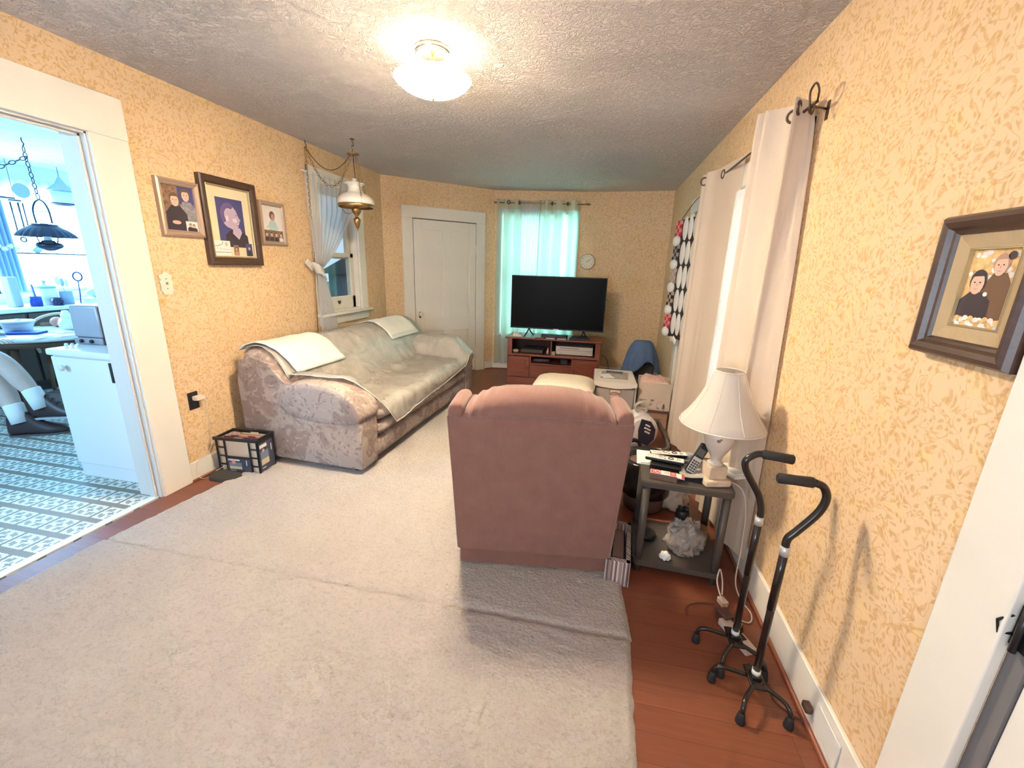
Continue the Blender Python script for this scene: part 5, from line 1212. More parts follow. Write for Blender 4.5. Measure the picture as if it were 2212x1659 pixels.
SILV = mat('champagne_frame', (.50, .36, .27, 1), .35, .35); ESP = wood_mat('espresso_frame', (.055, .028, .020, 1), (.085, .042, .030, 1), .35); GOLD = mat('gold_bead', (.52, .40, .22, 1), .4, .5)
# left one: two children, small inset
p1 = picture('silver-framed photo of two people in dark sweaters, left of the large black-framed portrait', (XL, 2.395, 1.795), 90)
frame(p1, .285, .335, [(0, 0), (0, .026), (.012, .030), (.024, .022), (.027, .024), (.034, .018), (.036, .008)], SILV)
bm = B(); rect(bm, -.108, .108, -.133, .133, -.008, 0); rect(bm, .0, .108, .03, .133, -.0083, 4)
body(bm, -.025, .015, .15, .15, -.0086, 1); body(bm, .055, .045, .14, .18, -.0084, 5); face(bm, -.028, .045, .036, -.009); face(bm, .050, .080, .034, -.0088)
rect(bm, .025, .108, -.133, -.072, -.0098, 8); body(bm, .055, -.105, .045, .028, -.0100, 1); body(bm, .082, -.108, .04, .025, -.0101, 1); face(bm, .056, -.097, .011, -.0104); face(bm, .080, -.100, .011, -.0104); disc(bm, (-.035, -.085), .03, .012, -.0092, 10, 2)
obj('photo', bm, PM, p1)
# middle: large dark frame, cream mat, dark blue portrait, tucked-in card and snapshots
p2 = picture('large dark-framed portrait with cream mat and blue background, middle of the three', (XL, 2.780, 1.745), 90)
frame(p2, .475, .585, [(0, 0), (0, .034), (.010, .038), (.034, .034), (.046, .022), (.050, .010)], ESP)
frame(p2, .375, .485, [(0, .010), (.001, .022), (.006, .024), (.010, .018), (.012, .009)], GOLD, 'bead_moulding')
bm = B(); rect(bm, -.180, .180, -.235, .235, -.009, 8); obj('mat_board', bm, mat('cream_mat', (.80, .68, .46, 1), .7), p2)
PM2 = PM
bm = B(); rect(bm, -.115, .115, -.165, .165, -.0105, 4)
body(bm, .035, -.045, .21, .12, -.0110, 1); poly(bm, [(.0, -.07), (.05, -.11), (.085, -.06), (.07, -.03), (.01, -.02)], -.0113, 10)
disc(bm, (-.012, .045), .070, .080, -.0114, 28, 10); poly(bm, [(.010, .118), (.048, .092), (.060, .062), (.070, .040), (.084, .024), (.070, .016), (.072, .004), (.062, -.004), (.060, -.020), (.044, -.030), (.010, -.045), (-.03, -.03), (-.03, .09)], -.0117, 10)
for k in range(26):
    a_ = R(70+k*5.6); disc(bm, (-.014+.058*math.cos(a_), .052+.066*math.sin(a_)), .017, .019, -.0118-.00001*k, 10, 13)
disc(bm, (-.034, .030), .012, .020, -.0122, 14, 14); disc(bm, (.030, .020), .020, .016, -.0121, 14, 14); poly(bm, [(.038, .060), (.056, .056), (.054, .052), (.038, .056)], -.0123, 13)
poly(bm, [(.038, -.004), (.066, .004), (.062, -.010), (.048, -.016)], -.0123, 13); poly(bm, [(.042, -.004), (.064, .002), (.062, -.005), (.046, -.009)], -.0125, 8)
PM2 = PM+[mat('print_violet_shade', (.16, .11, .26, 1), .5), mat('print_violet_light', (.66, .52, .60, 1), .5)]
obj('photo', bm, PM2, p2)
bm = B(); rect(bm, -.180, -.040, -.225, -.125, -.0130, 0); rect(bm, -.178, -.042, -.206, -.203, -.0133, 1)
tube(bm, [(-.178, -.0135, -.165), (-.14, -.0135, -.158), (-.11, -.0135, -.150), (-.104, -.0135, -.130)], .0014, 5, mi=1, smooth_path=4); tube(bm, [(-.150, -.0135, -.135), (-.132, -.0135, -.150), (-.155, -.0135, -.180), (-.12, -.0135, -.175)], .0010, 5, mi=2, smooth_path=4)
disc(bm, (-.073, -.148), .012, .016, -.0134, 12, 2)
for k in range(7): disc(bm, (-.125+.012*k, -.184), .005, .004, -.0134, 8, 2)
obj('card', bm, [PAPER, INK, mat('pale_gold_ink', (.62, .52, .40, 1), .6)], p2)
for x, z, w_, h_ in ((.010, -.187, .044, .074), (.130, -.180, .06, .09)):
    bm = B(); rect(bm, x-w_/2, x+w_/2, z-h_/2, z+h_/2, -.0138, 0 if x < .1 else 4); body(bm, x, z-.005, w_*.8, h_*.42, -.0141, 1 if x > .1 else 9); face(bm, x, z+h_*.12, w_*.2, -.0144); obj('snapshot', bm, PM, p2)
# right one: child in pale blue with four small portraits
p3 = picture('small tan-framed photo of a child in pale blue, right of the dark portrait', (XL, 3.192, 1.780), 90)
frame(p3, .275, .330, [(0, 0), (0, .022), (.010, .026), (.024, .022), (.032, .010)], SILV)
bm = B(); rect(bm, -.107, .107, -.135, .135, -.009, 6); body(bm, .0, .03, .09, .085, -.0094, 7); poly(bm, [(-.045, -.01), (-.075, -.03), (-.07, -.04), (-.035, -.02)], -.0095, 7); poly(bm, [(.045, -.01), (.06, -.035), (.05, -.045), (.03, -.02)], -.0095, 7)
disc(bm, (.0, .062), .030, .034, -.0098, 16, 3); disc(bm, (.006, .052), .020, .026, -.0101, 14, 9)
rect(bm, -.107, .107, -.135, -.05, -.0097, 0)
for k in range(4): body(bm, -.078+.052*k, -.103, .046, .030, -.0101, 1 if k != 3 else 6); face(bm, -.078+.052*k, -.084, .0155, -.0105, hair=1)
obj('photo', bm, PM, p3)
# right wall: deep walnut frame with linen liner
p4 = picture('deep walnut frame with linen liner, alone on the right wall', (XR, 1.147, 1.485), -90, group='photographs on the right wall')
frame(p4, .284, .325, [(0, 0), (0, .030), (.006, .040), (.016, .044), (.028, .040), (.034, .030), (.040, .028), (.044, .020)], ESP)
frame(p4, .198, .239, [(0, .020), (.002, .022), (.030, .014), (.032, .016), (.036, .009)], mat('linen_liner', (.46, .34, .20, 1), .8, bump=.3, bscale=200), 'liner')
frame(p4, .136, .177, [(0, .008), (.002, .0165), (.004, .0165), (.005, .008)], GOLD, 'gold_edge')
bm = B(); rect(bm, -.066, .066, -.086, .086, -.0085, 11)
for k in range(60):
    rr_ = random.Random(k); disc(bm, (rr_.uniform(-.058, .058), rr_.uniform(-.08, .08)), rr_.uniform(.005, .010), rr_.uniform(.004, .007), -.0086-.00001*k, 7, (6, 11, 9, 8)[k % 4])
body(bm, .024, .034, .082, .105, -.0094, 3); body(bm, -.022, -.008, .088, .062, -.0097, 1); face(bm, -.026, .010, .024, -.0100, hair=1); face(bm, .020, .048, .021, -.0098, hair=9); disc(bm, (.040, .070), .010, .009, -.0104, 10, 1); disc(bm, (.002, -.012), .006, .005, -.0104, 8, 8)
for k in range(26): disc(bm, (-.060+.0048*k, -.074+.008*math.sin(k*2.3)), .008, .006, -.0101-.00001*k, 7, (6, 11, 8, 11)[k % 4])
obj('photo', bm, PM, p4)
# ornate switch plate
sp = thing('light_switch', 'ornate cream light switch plate beside the kitchen doorway', 'light switch', (XL, 2.222, 1.335), 90)
pts = []
for k in range(64):
    a = 2*PI*k/64; rx = .036+.008*math.cos(6*a)*abs(math.sin(a)); rz_ = .068; s = math.sin(a)
    x = math.cos(a)*(.050 if abs(s) > .55 else .038)+.004*math.sin(10*a); pts.append((max(-.044, min(.044, x*1.05)), s*rz_+.004*math.cos(8*a)))
bm = B(); prism(bm, pts, -.008, 0); bmesh.ops.bevel(bm, geom=[e_ for e_ in bm.edges if e_.verts[0].co.y < -.007 and e_.verts[1].co.y < -.007], offset=.002, segments=2, affect='EDGES'); obj('plate', bm, CREAM, sp)
bm = B(); bb(bm, -.005, .005, -.016, -.008, -.006, .010, .002); obj('toggle', bm, mat('toggle_tan', (.32, .26, .20, 1), .4), sp)
for z in (-.030, .030):
    bm = B(); disc(bm, (0, z), .0035, .0035, -.0086, 10); obj('screw', bm, BRONZE, sp)
ol = thing('wall_outlet', 'black wall outlet plate low on the left wall', 'outlet', (XL, 2.262, .555), 90)
bm = B(); bb(bm, -.037, .037, -.006, 0, -.060, .060, .003); obj('plate', bm, BLACK, ol)
bm = B()
for z in (-.024, .024): prism(bm, [(.016*math.cos(2*PI*k/14), z+.018*math.sin(2*PI*k/14)) for k in range(14)], -.009, -.006)
obj('socket', bm, mat('socket_black', (.03, .025, .025, 1), .4), ol)['kind'] = 'stuff'
bm = B(); bb(bm, -.014, .050, -.052, -.010, .004, .034, .005); bb(bm, .034, .056, -.050, -.020, .008, .028, .003); wp = one('phone_charger', bm, mat('warm_white_plug', (.78, .66, .54, 1), .4), 'white charger plugged into the black left-wall outlet', 'charger', (XL, 2.262, .555), 90)
bm = B(); tube(bm, [(.052, -.03, .012), (.062, -.03, -.06), (.075, -.02, -.20), (.07, -.02, -.33), (.02, -.022, -.40), (-.06, -.024, -.42), (-.09, -.024, -.50), (-.07, -.05, -.547), (.0, -.06, -.549), (.06, -.10, -.53), (.04, -.12, -.50), (-.01, -.10, -.51)], .0022, 6, smooth_path=6); obj('cable', bm, mat('pale_cable', (.70, .60, .48, 1), .5), wp)

# ------------------------------------------------------------------ file crate and floor pad by the sofa
crx, cry, crr = -2.605, 2.315, 4.0
cr = thing('file_crate', 'black open-sided crate full of hanging files between sofa end and left wall', 'crate', (crx, cry, .0), crr)
cw, cd, ch = .325, .170, .275; CRB = mat('crate_black', (.015, .014, .018, 1), .35)
bm = B()
for z0, z1 in ((.0, .014), (ch-.022, ch)):
    bb(bm, -.012*(z1 > .1), cw+.012*(z1 > .1), -.008*(z1 > .1), .010, z0, z1, .003); bb(bm, 0, cw, cd-.010, cd+.008*(z1 > .1), z0, z1, .003); bb(bm, 0, .010, 0, cd, z0, z1, .003); bb(bm, cw-.010, cw, 0, cd, z0, z1, .003)
for x in (0, .062, cw-.062-.010, cw-.010):
    bb(bm, x, x+.010, 0, .010, 0, ch, .002); bb(bm, x, x+.010, cd-.010, cd, 0, ch, .002)
for y in (0, cd-.010):
    for k in range(1, 4):
        bb(bm, 0, .065, y, y+.010, ch*k/4.2-.004, ch*k/4.2+.004); bb(bm, cw-.065, cw, y, y+.010, ch*k/4.2-.004, ch*k/4.2+.004)
    bb(bm, .06, cw-.06, y, y+.010, .12, .130)
bb(bm, cw-.006, cw, .012, cd-.012, .0, ch-.02); bb(bm, .066, cw-.066, .002, .007, .01, .125); bb(bm, 0, cw, 0, cd, 0, .008)
for x in (0, cw-.01):
    for y in (0, cd-.01): bb(bm, x, x+.01, y, y+.01, 0, ch)
shell = obj('crate_shell', bm, CRB, cr)
LBL = [PAPER, mat('label_blue', (.20, .26, .36, 1), .5), mat('label_cream', (.70, .58, .38, 1), .5), PINK, mat('label_navy', (.06, .07, .11, 1), .4)]
def lab(bm, x0, x1, z0, z1, y, big):
    w2, h2 = x1-x0, z1-z0
    rect(bm, x0, x1, z0, z1, y, 4); rect(bm, x0+w2*.05, x0+w2*.55, z1-h2*.18, z1-h2*.06, y-.0004, 0); rect(bm, x0+w2*.08, x0+w2*.62, z0+h2*.42, z0+h2*.70, y-.0004, 1); rect(bm, x0+w2*.08, x0+w2*.62, z0+h2*.22, z0+h2*.42, y-.0005, 2); disc(bm, (x0+w2*.28, z0+h2*.72), w2*.09, w2*.09, y-.0008, 12, 3)
    rect(bm, x0+w2*.10, x0+w2*.35, z0+h2*.10, z0+h2*.13, y-.0004, 0); text(bm, '1', big, TF(x0+w2*.84, y-.0009, z1-h2*.30), 0)
bm = B(); lab(bm, .072, cw-.072, .012, .118, .0015, .06); obj('front_label', bm, LBL, cr)
bm = B(); lab(bm, .0, .146, .02, .235, 0, .075)
for v in bm.verts: v.co = Vector((cw+.0015-v.co.y*.2-.0003, v.co.x+.012, v.co.z)) if False else Vector((cw+.0008-v.co.y, v.co.x+.012, v.co.z))
obj('end_label', bm, LBL, cr)
fm = [mat('folder_%d' % k, c, .8) for k, c in enumerate(((.74, .60, .46, 1), (.36, .06, .05, 1), (.62, .34, .26, 1), (.70, .58, .47, 1), (.20, .10, .16, 1)))]
rng = random.Random(11); FL = ['pale', 'dark red', 'salmon', 'tan', 'plum']
for k in range(10):
    y = .020+k*.0145; hgt = ch-.035+rng.uniform(-.004, .010); c = [0, 0, 1, 4, 2, 1, 3, 1, 2, 0][k]; bm = B()
    box(bm, (cw/2, y, .012+hgt/2), (cw-.030, .005, hgt), 0, rot=(rng.uniform(-1, 1), 0, 0)); tx_ = .06+rng.random()*.16; box(bm, (tx_, y, hgt+.016), (.06, .004, .014))
    f_ = one('file_folder', bm, fm[c], 'hanging file folder in the black crate, %s from the front' % ['first', 'second', 'third', 'fourth', 'fifth', 'sixth', 'seventh', 'eighth', 'ninth', 'last'][k], 'folder', (crx, cry, .0), crr, group='folders in the black crate')
bm = B(); prism(bm, [(.0, .03), (.05, -.02), (.17, -.03), (.235, .005), (.25, .06), (.20, .10), (.05, .12), (-.01, .10)], 0, .022, plane='XY'); bmesh.ops.bevel(bm, geom=[e_ for e_ in bm.edges if e_.verts[0].co.z > .02 and e_.verts[1].co.z > .02], offset=.006, segments=2, affect='EDGES')
one('foot_pad', bm, mat('charcoal_pad', (.05, .045, .042, 1), .7), 'flat charcoal pad on the floor in front of the file crate', 'pad', (-2.615, 2.205, .0), 3)

# ------------------------------------------------------------------ the kitchen seen through the doorway
# white cabinet by the doorway with a black latch and a knob
kc = thing('kitchen_cabinet', 'white cabinet just inside the kitchen doorway under the metal breadbox', 'cabinet', (-3.455, 2.040, 0))
cw2, cd2, chh = .625, .60, .90
bm = B(); bb(bm, .002, cw2, .0, cd2, 0, .098, .003); bb(bm, 0, cw2, .0, cd2, .10, .862, .004); obj('body', bm, KWHITE, kc)
bm = B(); bb(bm, -.022, cw2+.01, -.022, cd2+.01, .862, .905, .012, seg=3); obj('top', bm, KWHITE, kc)
bm = B(); bb(bm, .004, cw2-.10, -.014, -.001, .105, .855, .004); kdr = obj('door', bm, KWHITE, kc)
bm = B(); lathe(bm, [(.008, 0), (.010, .012), (.020, .020), (.020, .030), (.001, .034)], (0, 0, 0), 16, axis='Y')
for v in bm.verts: v.co += Vector((.115, -.014, .79))
obj('knob', bm, WPLASTIC, kdr)
bm = B(); bb(bm, .472, .492, -.020, -.010, .715, .845, .003); obj('latch', bm, BLACK, kc)
bo = thing('bread_box', 'brushed metal and dark box standing on the white kitchen cabinet', 'bread box', (-3.49, 2.205, .906), 3)
MET = mat('brushed_metal', (.42, .40, .44, 1), .35, .5, var=.06)
bm = B(); bb(bm, .0, .225, .0, .31, .045, .262, .012); obj('body', bm, MET, bo)
bm = B(); bb(bm, .225, .262, .004, .306, .0, .256, .006); obj('side_panel', bm, mat('dark_wine', (.05, .02, .02, 1), .4), bo)
bm = B(); bb(bm, -.004, .226, -.004, .31, .0, .045, .006); bs = obj('base', bm, mat('base_grey', (.32, .30, .33, 1), .4, .4), bo)
for x in (.06, .14):
    bm = B(); lathe(bm, [(.012, 0), (.012, .010), (.001, .012)], (x, -.004, .022), 12, axis='Y'); obj('dial', bm, BLACK, bs)
for k, x in enumerate((-3.435, -3.40, -3.365)):
    bm = B(); blob(bm, (0, 0, .011), (.014, .011, .011), 10, 6); one('wrapped_sweet', bm, WPLASTIC, ('small white wrapped sweet on the cabinet top, leftmost of three before the breadbox', 'small white wrapped sweet in the middle before the breadbox', 'small white wrapped sweet rightmost before the breadbox')[k], 'sweet', (x, 2.115+.01*k, .906), group='sweets on the kitchen cabinet')
# round table
kt = thing('kitchen_table', 'round kitchen table covered in papers and containers', 'table', (-5.33, 3.18, 0))
bm = B(); lathe(bm, [(.56, .718), (.575, .722), (.58, .732), (.575, .74), (.001, .74)], n=48); obj('tabletop', bm, mat('table_laminate', (.60, .62, .62, 1), .3), kt)
bm = B(); lathe(bm, [(.50, .66), (.50, .718)], n=48); obj('apron', bm, mat('table_wood', (.14, .08, .05, 1), .5), kt)
for a in (20, 110, 200, 290):
    bm = B(); cyl(bm, (.42*math.cos(R(a)), .42*math.sin(R(a)), 0), (.40*math.cos(R(a)), .40*math.sin(R(a)), .67), .020, 10, r2=.030); obj('leg', bm, mat('table_wood', (.14, .08, .05, 1), .5), kt)
def onk(x, y, z=.7405): return (-5.33+x, 3.18+y, z)
tb = thing('food_tub', 'clear plastic food tub with lid at the left of the kitchen table', 'food container', onk(-.27, -.08))
bm = B(); lathe(bm, [(.085, 0), (.095, .004), (.118, .095), (.112, .096), (.09, .01)], n=28); obj('tub', bm, mat('tub_clear', (.62, .66, .74, 1), .2, alpha=.7), tb)
bm = B(); lathe(bm, [(.125, .095), (.128, .102), (.122, .110), (.001, .112)], n=28); box(bm, (.02, 0, .118), (.04, .03, .014), .004); obj('lid', bm, KWHITE, tb)
BLU = mat('cobalt_cover', (.02, .05, .30, 1), .4)
bm = B(); box(bm, (0, 0, .010), (.26, .15, .020), .003); one('blue_folder', bm, BLU, 'cobalt blue folder lying on the kitchen table', 'folder', onk(-.07, -.15), 30)
rng = random.Random(4); PLc = ['front edge', 'middle', 'right edge', 'back', 'left edge', 'centre pile']
for k, (x, y, a) in enumerate(((.30, -.36, 20), (.36, -.12, -25), (.46, .10, 10), (.20, .22, 40), (-.10, -.40, 5), (.12, .02, -10))):
    bm = B(); box(bm, (0, 0, .003), (.20, .14, .006), 0); box(bm, (.01, .01, .009), (.18, .12, .005), 0, rot=(0, 0, 9)); one('paper_stack', bm, PAPER, 'loose white papers at the %s of the kitchen table' % PLc[k], 'papers', onk(x, y), a, group='papers on the kitchen table')
bm = B(); blob(bm, (0, 0, .052), (.055, .055, .053), 18, 12, f=lambda d: 1-.10*max(0, abs(d.z)-.75)); ap = one('peach', bm, mat('peach_skin', (.62, .26, .18, 1), .5, var=.12, vscale=20), 'pinkish round fruit at the back of the kitchen table', 'fruit', onk(-.33, .275))
bm = B(); tube(bm, [(0, 0, .095), (.004, 0, .112)], .003, 6); obj('stem', bm, BRONZE, ap)
wb = thing('dispenser_bottle', 'white capped bottle wrapped in plastic on the kitchen table', 'bottle', onk(.045, .13))
bm = B(); blob(bm, (0, 0, .065), (.085, .07, .068), 18, 12, f=lambda d: 1+.2*mnoise.noise(d*3)); obj('wrapped_body', bm, mat('wrap_white', (.70, .73, .78, 1), .4), wb)
bm = B(); lathe(bm, [(.040, .12), (.042, .165), (.03, .17), (.026, .20), (.001, .205)], n=16); obj('cap', bm, KWHITE, wb)
bm = B(); blob(bm, (0, 0, .02), (.05, .03, .02), 12, 8); one('ornament', bm, mat('mouse_grey', (.20, .20, .25, 1), .4), 'small grey rounded item at the left front of the kitchen table', 'ornament', onk(-.06, -.34), 20)
# bentwood chair behind the table
KW_ = wood_mat('kitchen_chair_wood', (.22, .12, .06, 1), (.28, .16, .08, 1), .4)
bcw = thing('bentwood_chair', 'curved-back wooden chair behind the kitchen table', 'chair', (-5.79, 3.60, 0), 228)
bm = B(); lathe(bm, [(.20, .43), (.21, .445), (.205, .46), (.001, .465)], n=24); obj('seat', bm, KW_, bcw)
bm = B(); tube(bm, [(-.23, .06, .45), (-.25, .09, .62), (-.20, .11, .80), (0, .12, .872), (.20, .11, .80), (.25, .09, .62), (.23, .06, .45)], .014, 10, smooth_path=7); obj('back_hoop', bm, mat('bent_light_wood', (.60, .45, .30, 1), .35), bcw)
bm = B(); bb(bm, -.17, .17, .095, .11, .55, .78, .01); obj('back_panel', bm, KW_, bcw)
for x, y in ((-.16, -.15), (.16, -.15), (-.16, .16), (.16, .16)):
    bm = B(); cyl(bm, (x*1.1, y*1.1, 0), (x, y, .44), .016, 10); obj('leg', bm, KW_, bcw)
# counter along the far wall, dark fronts
kn = thing('kitchen_counter', 'kitchen counter with dark fronts below the bright window', 'counter', (-6.70, 1.2, 0))
bm = B(); bb(bm, .02, .655, 0, 3.9, .09, .875); bb(bm, .02, .60, 0, 3.9, 0, .09); obj('body', bm, mat('dark_oak', (.055, .035, .03, 1), .5), kn)
bm = B(); bb(bm, .005, .695, -.01, 3.92, .875, .918, .008, seg=3); bb(bm, .005, .025, 0, 3.9, .918, 1.0, .003); obj('worktop', bm, mat('worktop_white', (.70, .71, .70, 1), .3), kn)
for k in range(7):
    bm = B(); bb(bm, .655, .672, .03+.555*k, .555+.555*k, .12, .86, .004); dd = obj('door', bm, wood_mat('dark_oak_door', (.075, .045, .032, 1), (.10, .06, .042, 1), .45), kn)
    bm = B(); tube(bm, [(.672, .50+.555*k, .66), (.69, .50+.555*k, .69), (.672, .50+.555*k, .72)], .005, 6); obj('handle', bm, BRASS, dd)
def onc(x, y): return (x, y, .9185)
bm = B(); box(bm, (0, 0, .16), (.09, .09, .32), .01, rot=(0, 0, 0)); one('paper_box', bm, mat('grey_carton', (.42, .46, .54, 1), .6), 'tall grey box on the counter at the left edge of the view', 'box', onc(-6.25, 3.49), 12)
mg = thing('blue_mug', 'blue mug with a dark knife handle standing in it on the counter', 'mug', onc(-6.17, 3.625))
bm = B(); lathe(bm, [(.045, 0), (.05, .004), (.05, .105), (.046, .105), (.045, .01)], n=22); torus(bm, (-.055, 0, .055), .028, .006, 16, 6); obj('cup', bm, BLU, mg)
bm = B(); box(bm, (0, 0, .16), (.022, .014, .16), .004, rot=(0, -8, 0)); one('knife', bm, mat('slate_handle', (.10, .14, .24, 1), .4), 'dark straight handle sticking out of the blue mug', 'knife', onc(-6.17, 3.625))
cn_ = thing('canister', 'pale lidded canister in the middle of the counter', 'canister', onc(-6.28, 3.80))
bm = B(); lathe(bm, [(.085, 0), (.09, .005), (.092, .19), (.088, .195)], n=28); obj('pot', bm, KWHITE, cn_)
bm = B(); lathe(bm, [(.108, .195), (.108, .203), (.06, .225), (.015, .232), (.010, .245), (.022, .255), (.018, .272), (.001, .276)], n=28); obj('lid', bm, mat('lid_blue_grey', (.38, .44, .52, 1), .4), cn_)
bm = B(); lathe(bm, [(.045, 0), (.05, .004), (.052, .085), (.048, .085), (.046, .01)], n=22); torus(bm, (.058, 0, .045), .024, .006, 16, 6); one('dark_mug', bm, mat('plum_mug', (.03, .02, .07, 1), .3), 'dark plum mug right of the pale canister', 'mug', onc(-6.12, 3.79))
uc = thing('utensil_crock', 'blue-grey crock on the counter full of kitchen utensils', 'crock', onc(-6.22, 3.95))
bm = B(); lathe(bm, [(.055, 0), (.058, .004), (.062, .15), (.056, .15), (.052, .01)], n=22); obj('pot', bm, mat('crock_grey', (.28, .34, .46, 1), .4), uc)
for k, (dx, dy, hgt, w2, lab_) in enumerate(((-.04, -.03, .27, .022, 'pale spatula leaning left in the utensil crock'), (-.01, -.01, .25, .02, 'blue-grey spoon in the middle of the utensil crock'), (.02, .02, .24, .018, 'short pale server in the utensil crock'))):
    bm = B(); tube(bm, [(dx*.3, dy*.3, .03), (dx, dy, hgt-.06)], .004, 6); blob(bm, (dx*1.2, dy*1.2, hgt), (w2, .006, .05), 12, 8); one('utensil', bm, mat('utensil_blue', (.30, .40, .55, 1), .4) if k == 1 else KWHITE, lab_, 'utensil', onc(-6.22, 3.95), 60, group='utensils in the crock')
bm = B(); tube(bm, [(0, 0, .0), (.012, 0, .10), (.02, .0, .26)], .0065, 8); torus(bm, (.024, 0, .315), .040, .009, 22, 8, sz=1.25); one('masher', bm, mat('navy_tool', (.03, .06, .16, 1), .35), 'dark looped utensil standing right of the crock', 'utensil', onc(-6.20, 4.065), 70)
bm = B(); prism(bm, rrect(-.10, .10, -.16, .16, .03), 0, .055, plane='XY'); prism(bm, rrect(-.11, .11, -.17, .17, .03), .05, .06, plane='XY'); one('baking_dish', bm, KWHITE, 'white baking dish at the right end of the counter view', 'dish', onc(-6.16, 4.26))
bm = B(); blob(bm, (0, 0, .06), (.08, .12, .06), 16, 10, f=lambda d: 1+.06*mnoise.noise(d*3)); one('wrapped_loaf', bm, mat('loaf_wrap', (.48, .60, .72, 1), .4), 'pale blue wrapped loaf lying in the white baking dish', 'bread', (-6.17, 4.25, .978))
# hanging oil-lamp pendant
kp = thing('pendant_lamp', 'dark fluted pendant lamp on a swag chain over the kitchen table', 'hanging lamp', (-5.115, 3.20, 0))
NB = mat('dark_bronze_lamp', (.045, .05, .075, 1), .35, .6)
KZ = HC-.04
bm = B(); tube(bm, [(0, 0, KZ), (0, 0, KZ-.03), (.015, 0, KZ-.05), (0, 0, KZ-.07)], .005, 6, smooth_path=4); obj('ceiling_hook', bm, NB, kp)
bm = B(); chain(bm, [(0, 0, KZ-.07), (0, 0, KZ-.17)], .05, .0035); chain(bm, [(0, 0, KZ-.15), (.03, 0, 1.97)], .05, .0035); obj('chain', bm, NB, kp)
bm = B(); chain(bm, [(0, 0, KZ-.16), (-.20, -.28, 2.10), (-.36, -.5, 2.06)], .05, .0035); obj('swag_chain', bm, NB, kp)
bm = B(); tube(bm, [(.03, 0, 1.965), (-.03, 0, 1.94), (-.075, 0, 1.87), (-.07, 0, 1.76)], .007, 7, smooth_path=5); tube(bm, [(.03, 0, 1.965), (.08, 0, 1.94), (.115, 0, 1.87), (.12, 0, 1.76)], .007, 7, smooth_path=5); tube(bm, [(-.07, 0, 1.86), (.115, 0, 1.86)], .003, 6); obj('arms', bm, NB, kp)
def flute(i, a): return .035*math.cos(a*24)*(i < 3)
bm = B(); lathe(bm, [(.205, 1.640), (.20, 1.648), (.18, 1.675), (.148, 1.705), (.112, 1.725), (.088, 1.742), (.092, 1.752)], (.02, 0, 0), 96, wave=flute, cap=False); obj('lamp_shade', bm, NB, kp, sol=.003)
bm = B(); cyl(bm, (.02, 0, 1.60), (.02, 0, 1.76), .028, 16); obj('chimney', bm, mat('chimney_pale', (.80, .85, .88, 1), .2), kp)
bm = B(); lathe(bm, [(.001, 1.515), (.03, 1.520), (.085, 1.545), (.10, 1.565), (.085, 1.585), (.05, 1.595), (.04, 1.61)], (.02, 0, 0), 28); obj('font', bm, NB, kp)
for s in (-1, 1):
    bm = B(); tube(bm, [(.02+s*.13, 0, 1.70), (.02+s*.125, 0, 1.63), (.02+s*.10, 0, 1.58), (.02+s*.07, 0, 1.56)], .005, 6, smooth_path=5); obj('side_scroll', bm, NB, kp)
# things hung at the window
kl = thing('hanging_lantern', 'small cone-topped lantern hanging at the right of the kitchen window', 'lantern', (-6.38, 4.26, 0))
PB_ = mat('pale_blue_enamel', (.34, .40, .46, 1), .4)
bm = B(); tube(bm, [(0, 0, KZ), (0, 0, 2.36)], .003, 6); obj('wire', bm, NB, kl)
bm = B(); lathe(bm, [(.13, 2.21), (.125, 2.22), (.05, 2.29), (.02, 2.35), (.008, 2.37)], n=24); obj('cone_top', bm, PB_, kl)
bm = B(); lathe(bm, [(.10, 2.08), (.105, 2.12), (.10, 2.20)], n=24); obj('globe', bm, mat('lantern_glass', (.55, .62, .66, 1), .2, alpha=.7), kl)
bm = B(); torus(bm, (0, 0, 2.065), .11, .010, 24, 8, 'Z'); obj('base_ring', bm, NB, kl)
bm = B(); lathe(bm, [(.075, -.006), (.08, 0), (.075, .006)], n=28, axis='X'); one('hanging_plate', bm, PB_, 'round grey-blue plate hung high at the kitchen window', 'plate', (-6.585, 4.00, 2.175))
wc = thing('wind_chime', 'dark wind chime of thin tubes hanging left in the kitchen window', 'wind chime', (-6.45, 3.84, 0))
bm = B(); tube(bm, [(0, 0, KZ), (0, 0, 2.05)], .0025, 5); lathe(bm, [(.05, 2.04), (.05, 2.055)], n=18); obj('top_disc', bm, NB, wc)
for k in range(5):
    a = 2*PI*k/5; bm = B(); cyl(bm, (.035*math.cos(a), .055*math.sin(a), 2.03), (.035*math.cos(a), .055*math.sin(a), 1.76-.02*k), .006, 8); obj('tube', bm, NB, wc)
bm = B(); torus(bm, (0, 0, 0), .026, .008, 18, 6, 'X'); one('sun_catcher_ring', bm, NB, 'small dark ring stuck to the kitchen window pane', 'ornament', (-6.64, 3.94, 1.64))
bm = B(); prism(bm, [(-.055, -.01), (.0, -.05), (.06, .0), (.01, .05)], -.004, .004, plane='YZ'); one('sun_catcher', bm, PB_, 'blue diamond-shaped sun-catcher on the kitchen window pane', 'ornament', (-6.64, 4.04, 1.53))
bm = B(); bb(bm, 0, .10, 0, .20, 0, .016, .003); bb(bm, 0, .015, .02, .05, -.05, 0, .003); kb_ = one('wall_shelf', bm, NB, 'small dark bracket shelf at the far left of the kitchen window', 'shelf', (-6.64, 3.70, 2.07))
bm = B(); blob(bm, (0, 0, .05), (.03, .035, .05), 12, 8, f=lambda d: 1+.25*mnoise.noise(d*3)); one('figurine', bm, NB, 'small dark figurine on the kitchen bracket shelf', 'figurine', (-6.59, 3.74, 2.0865))
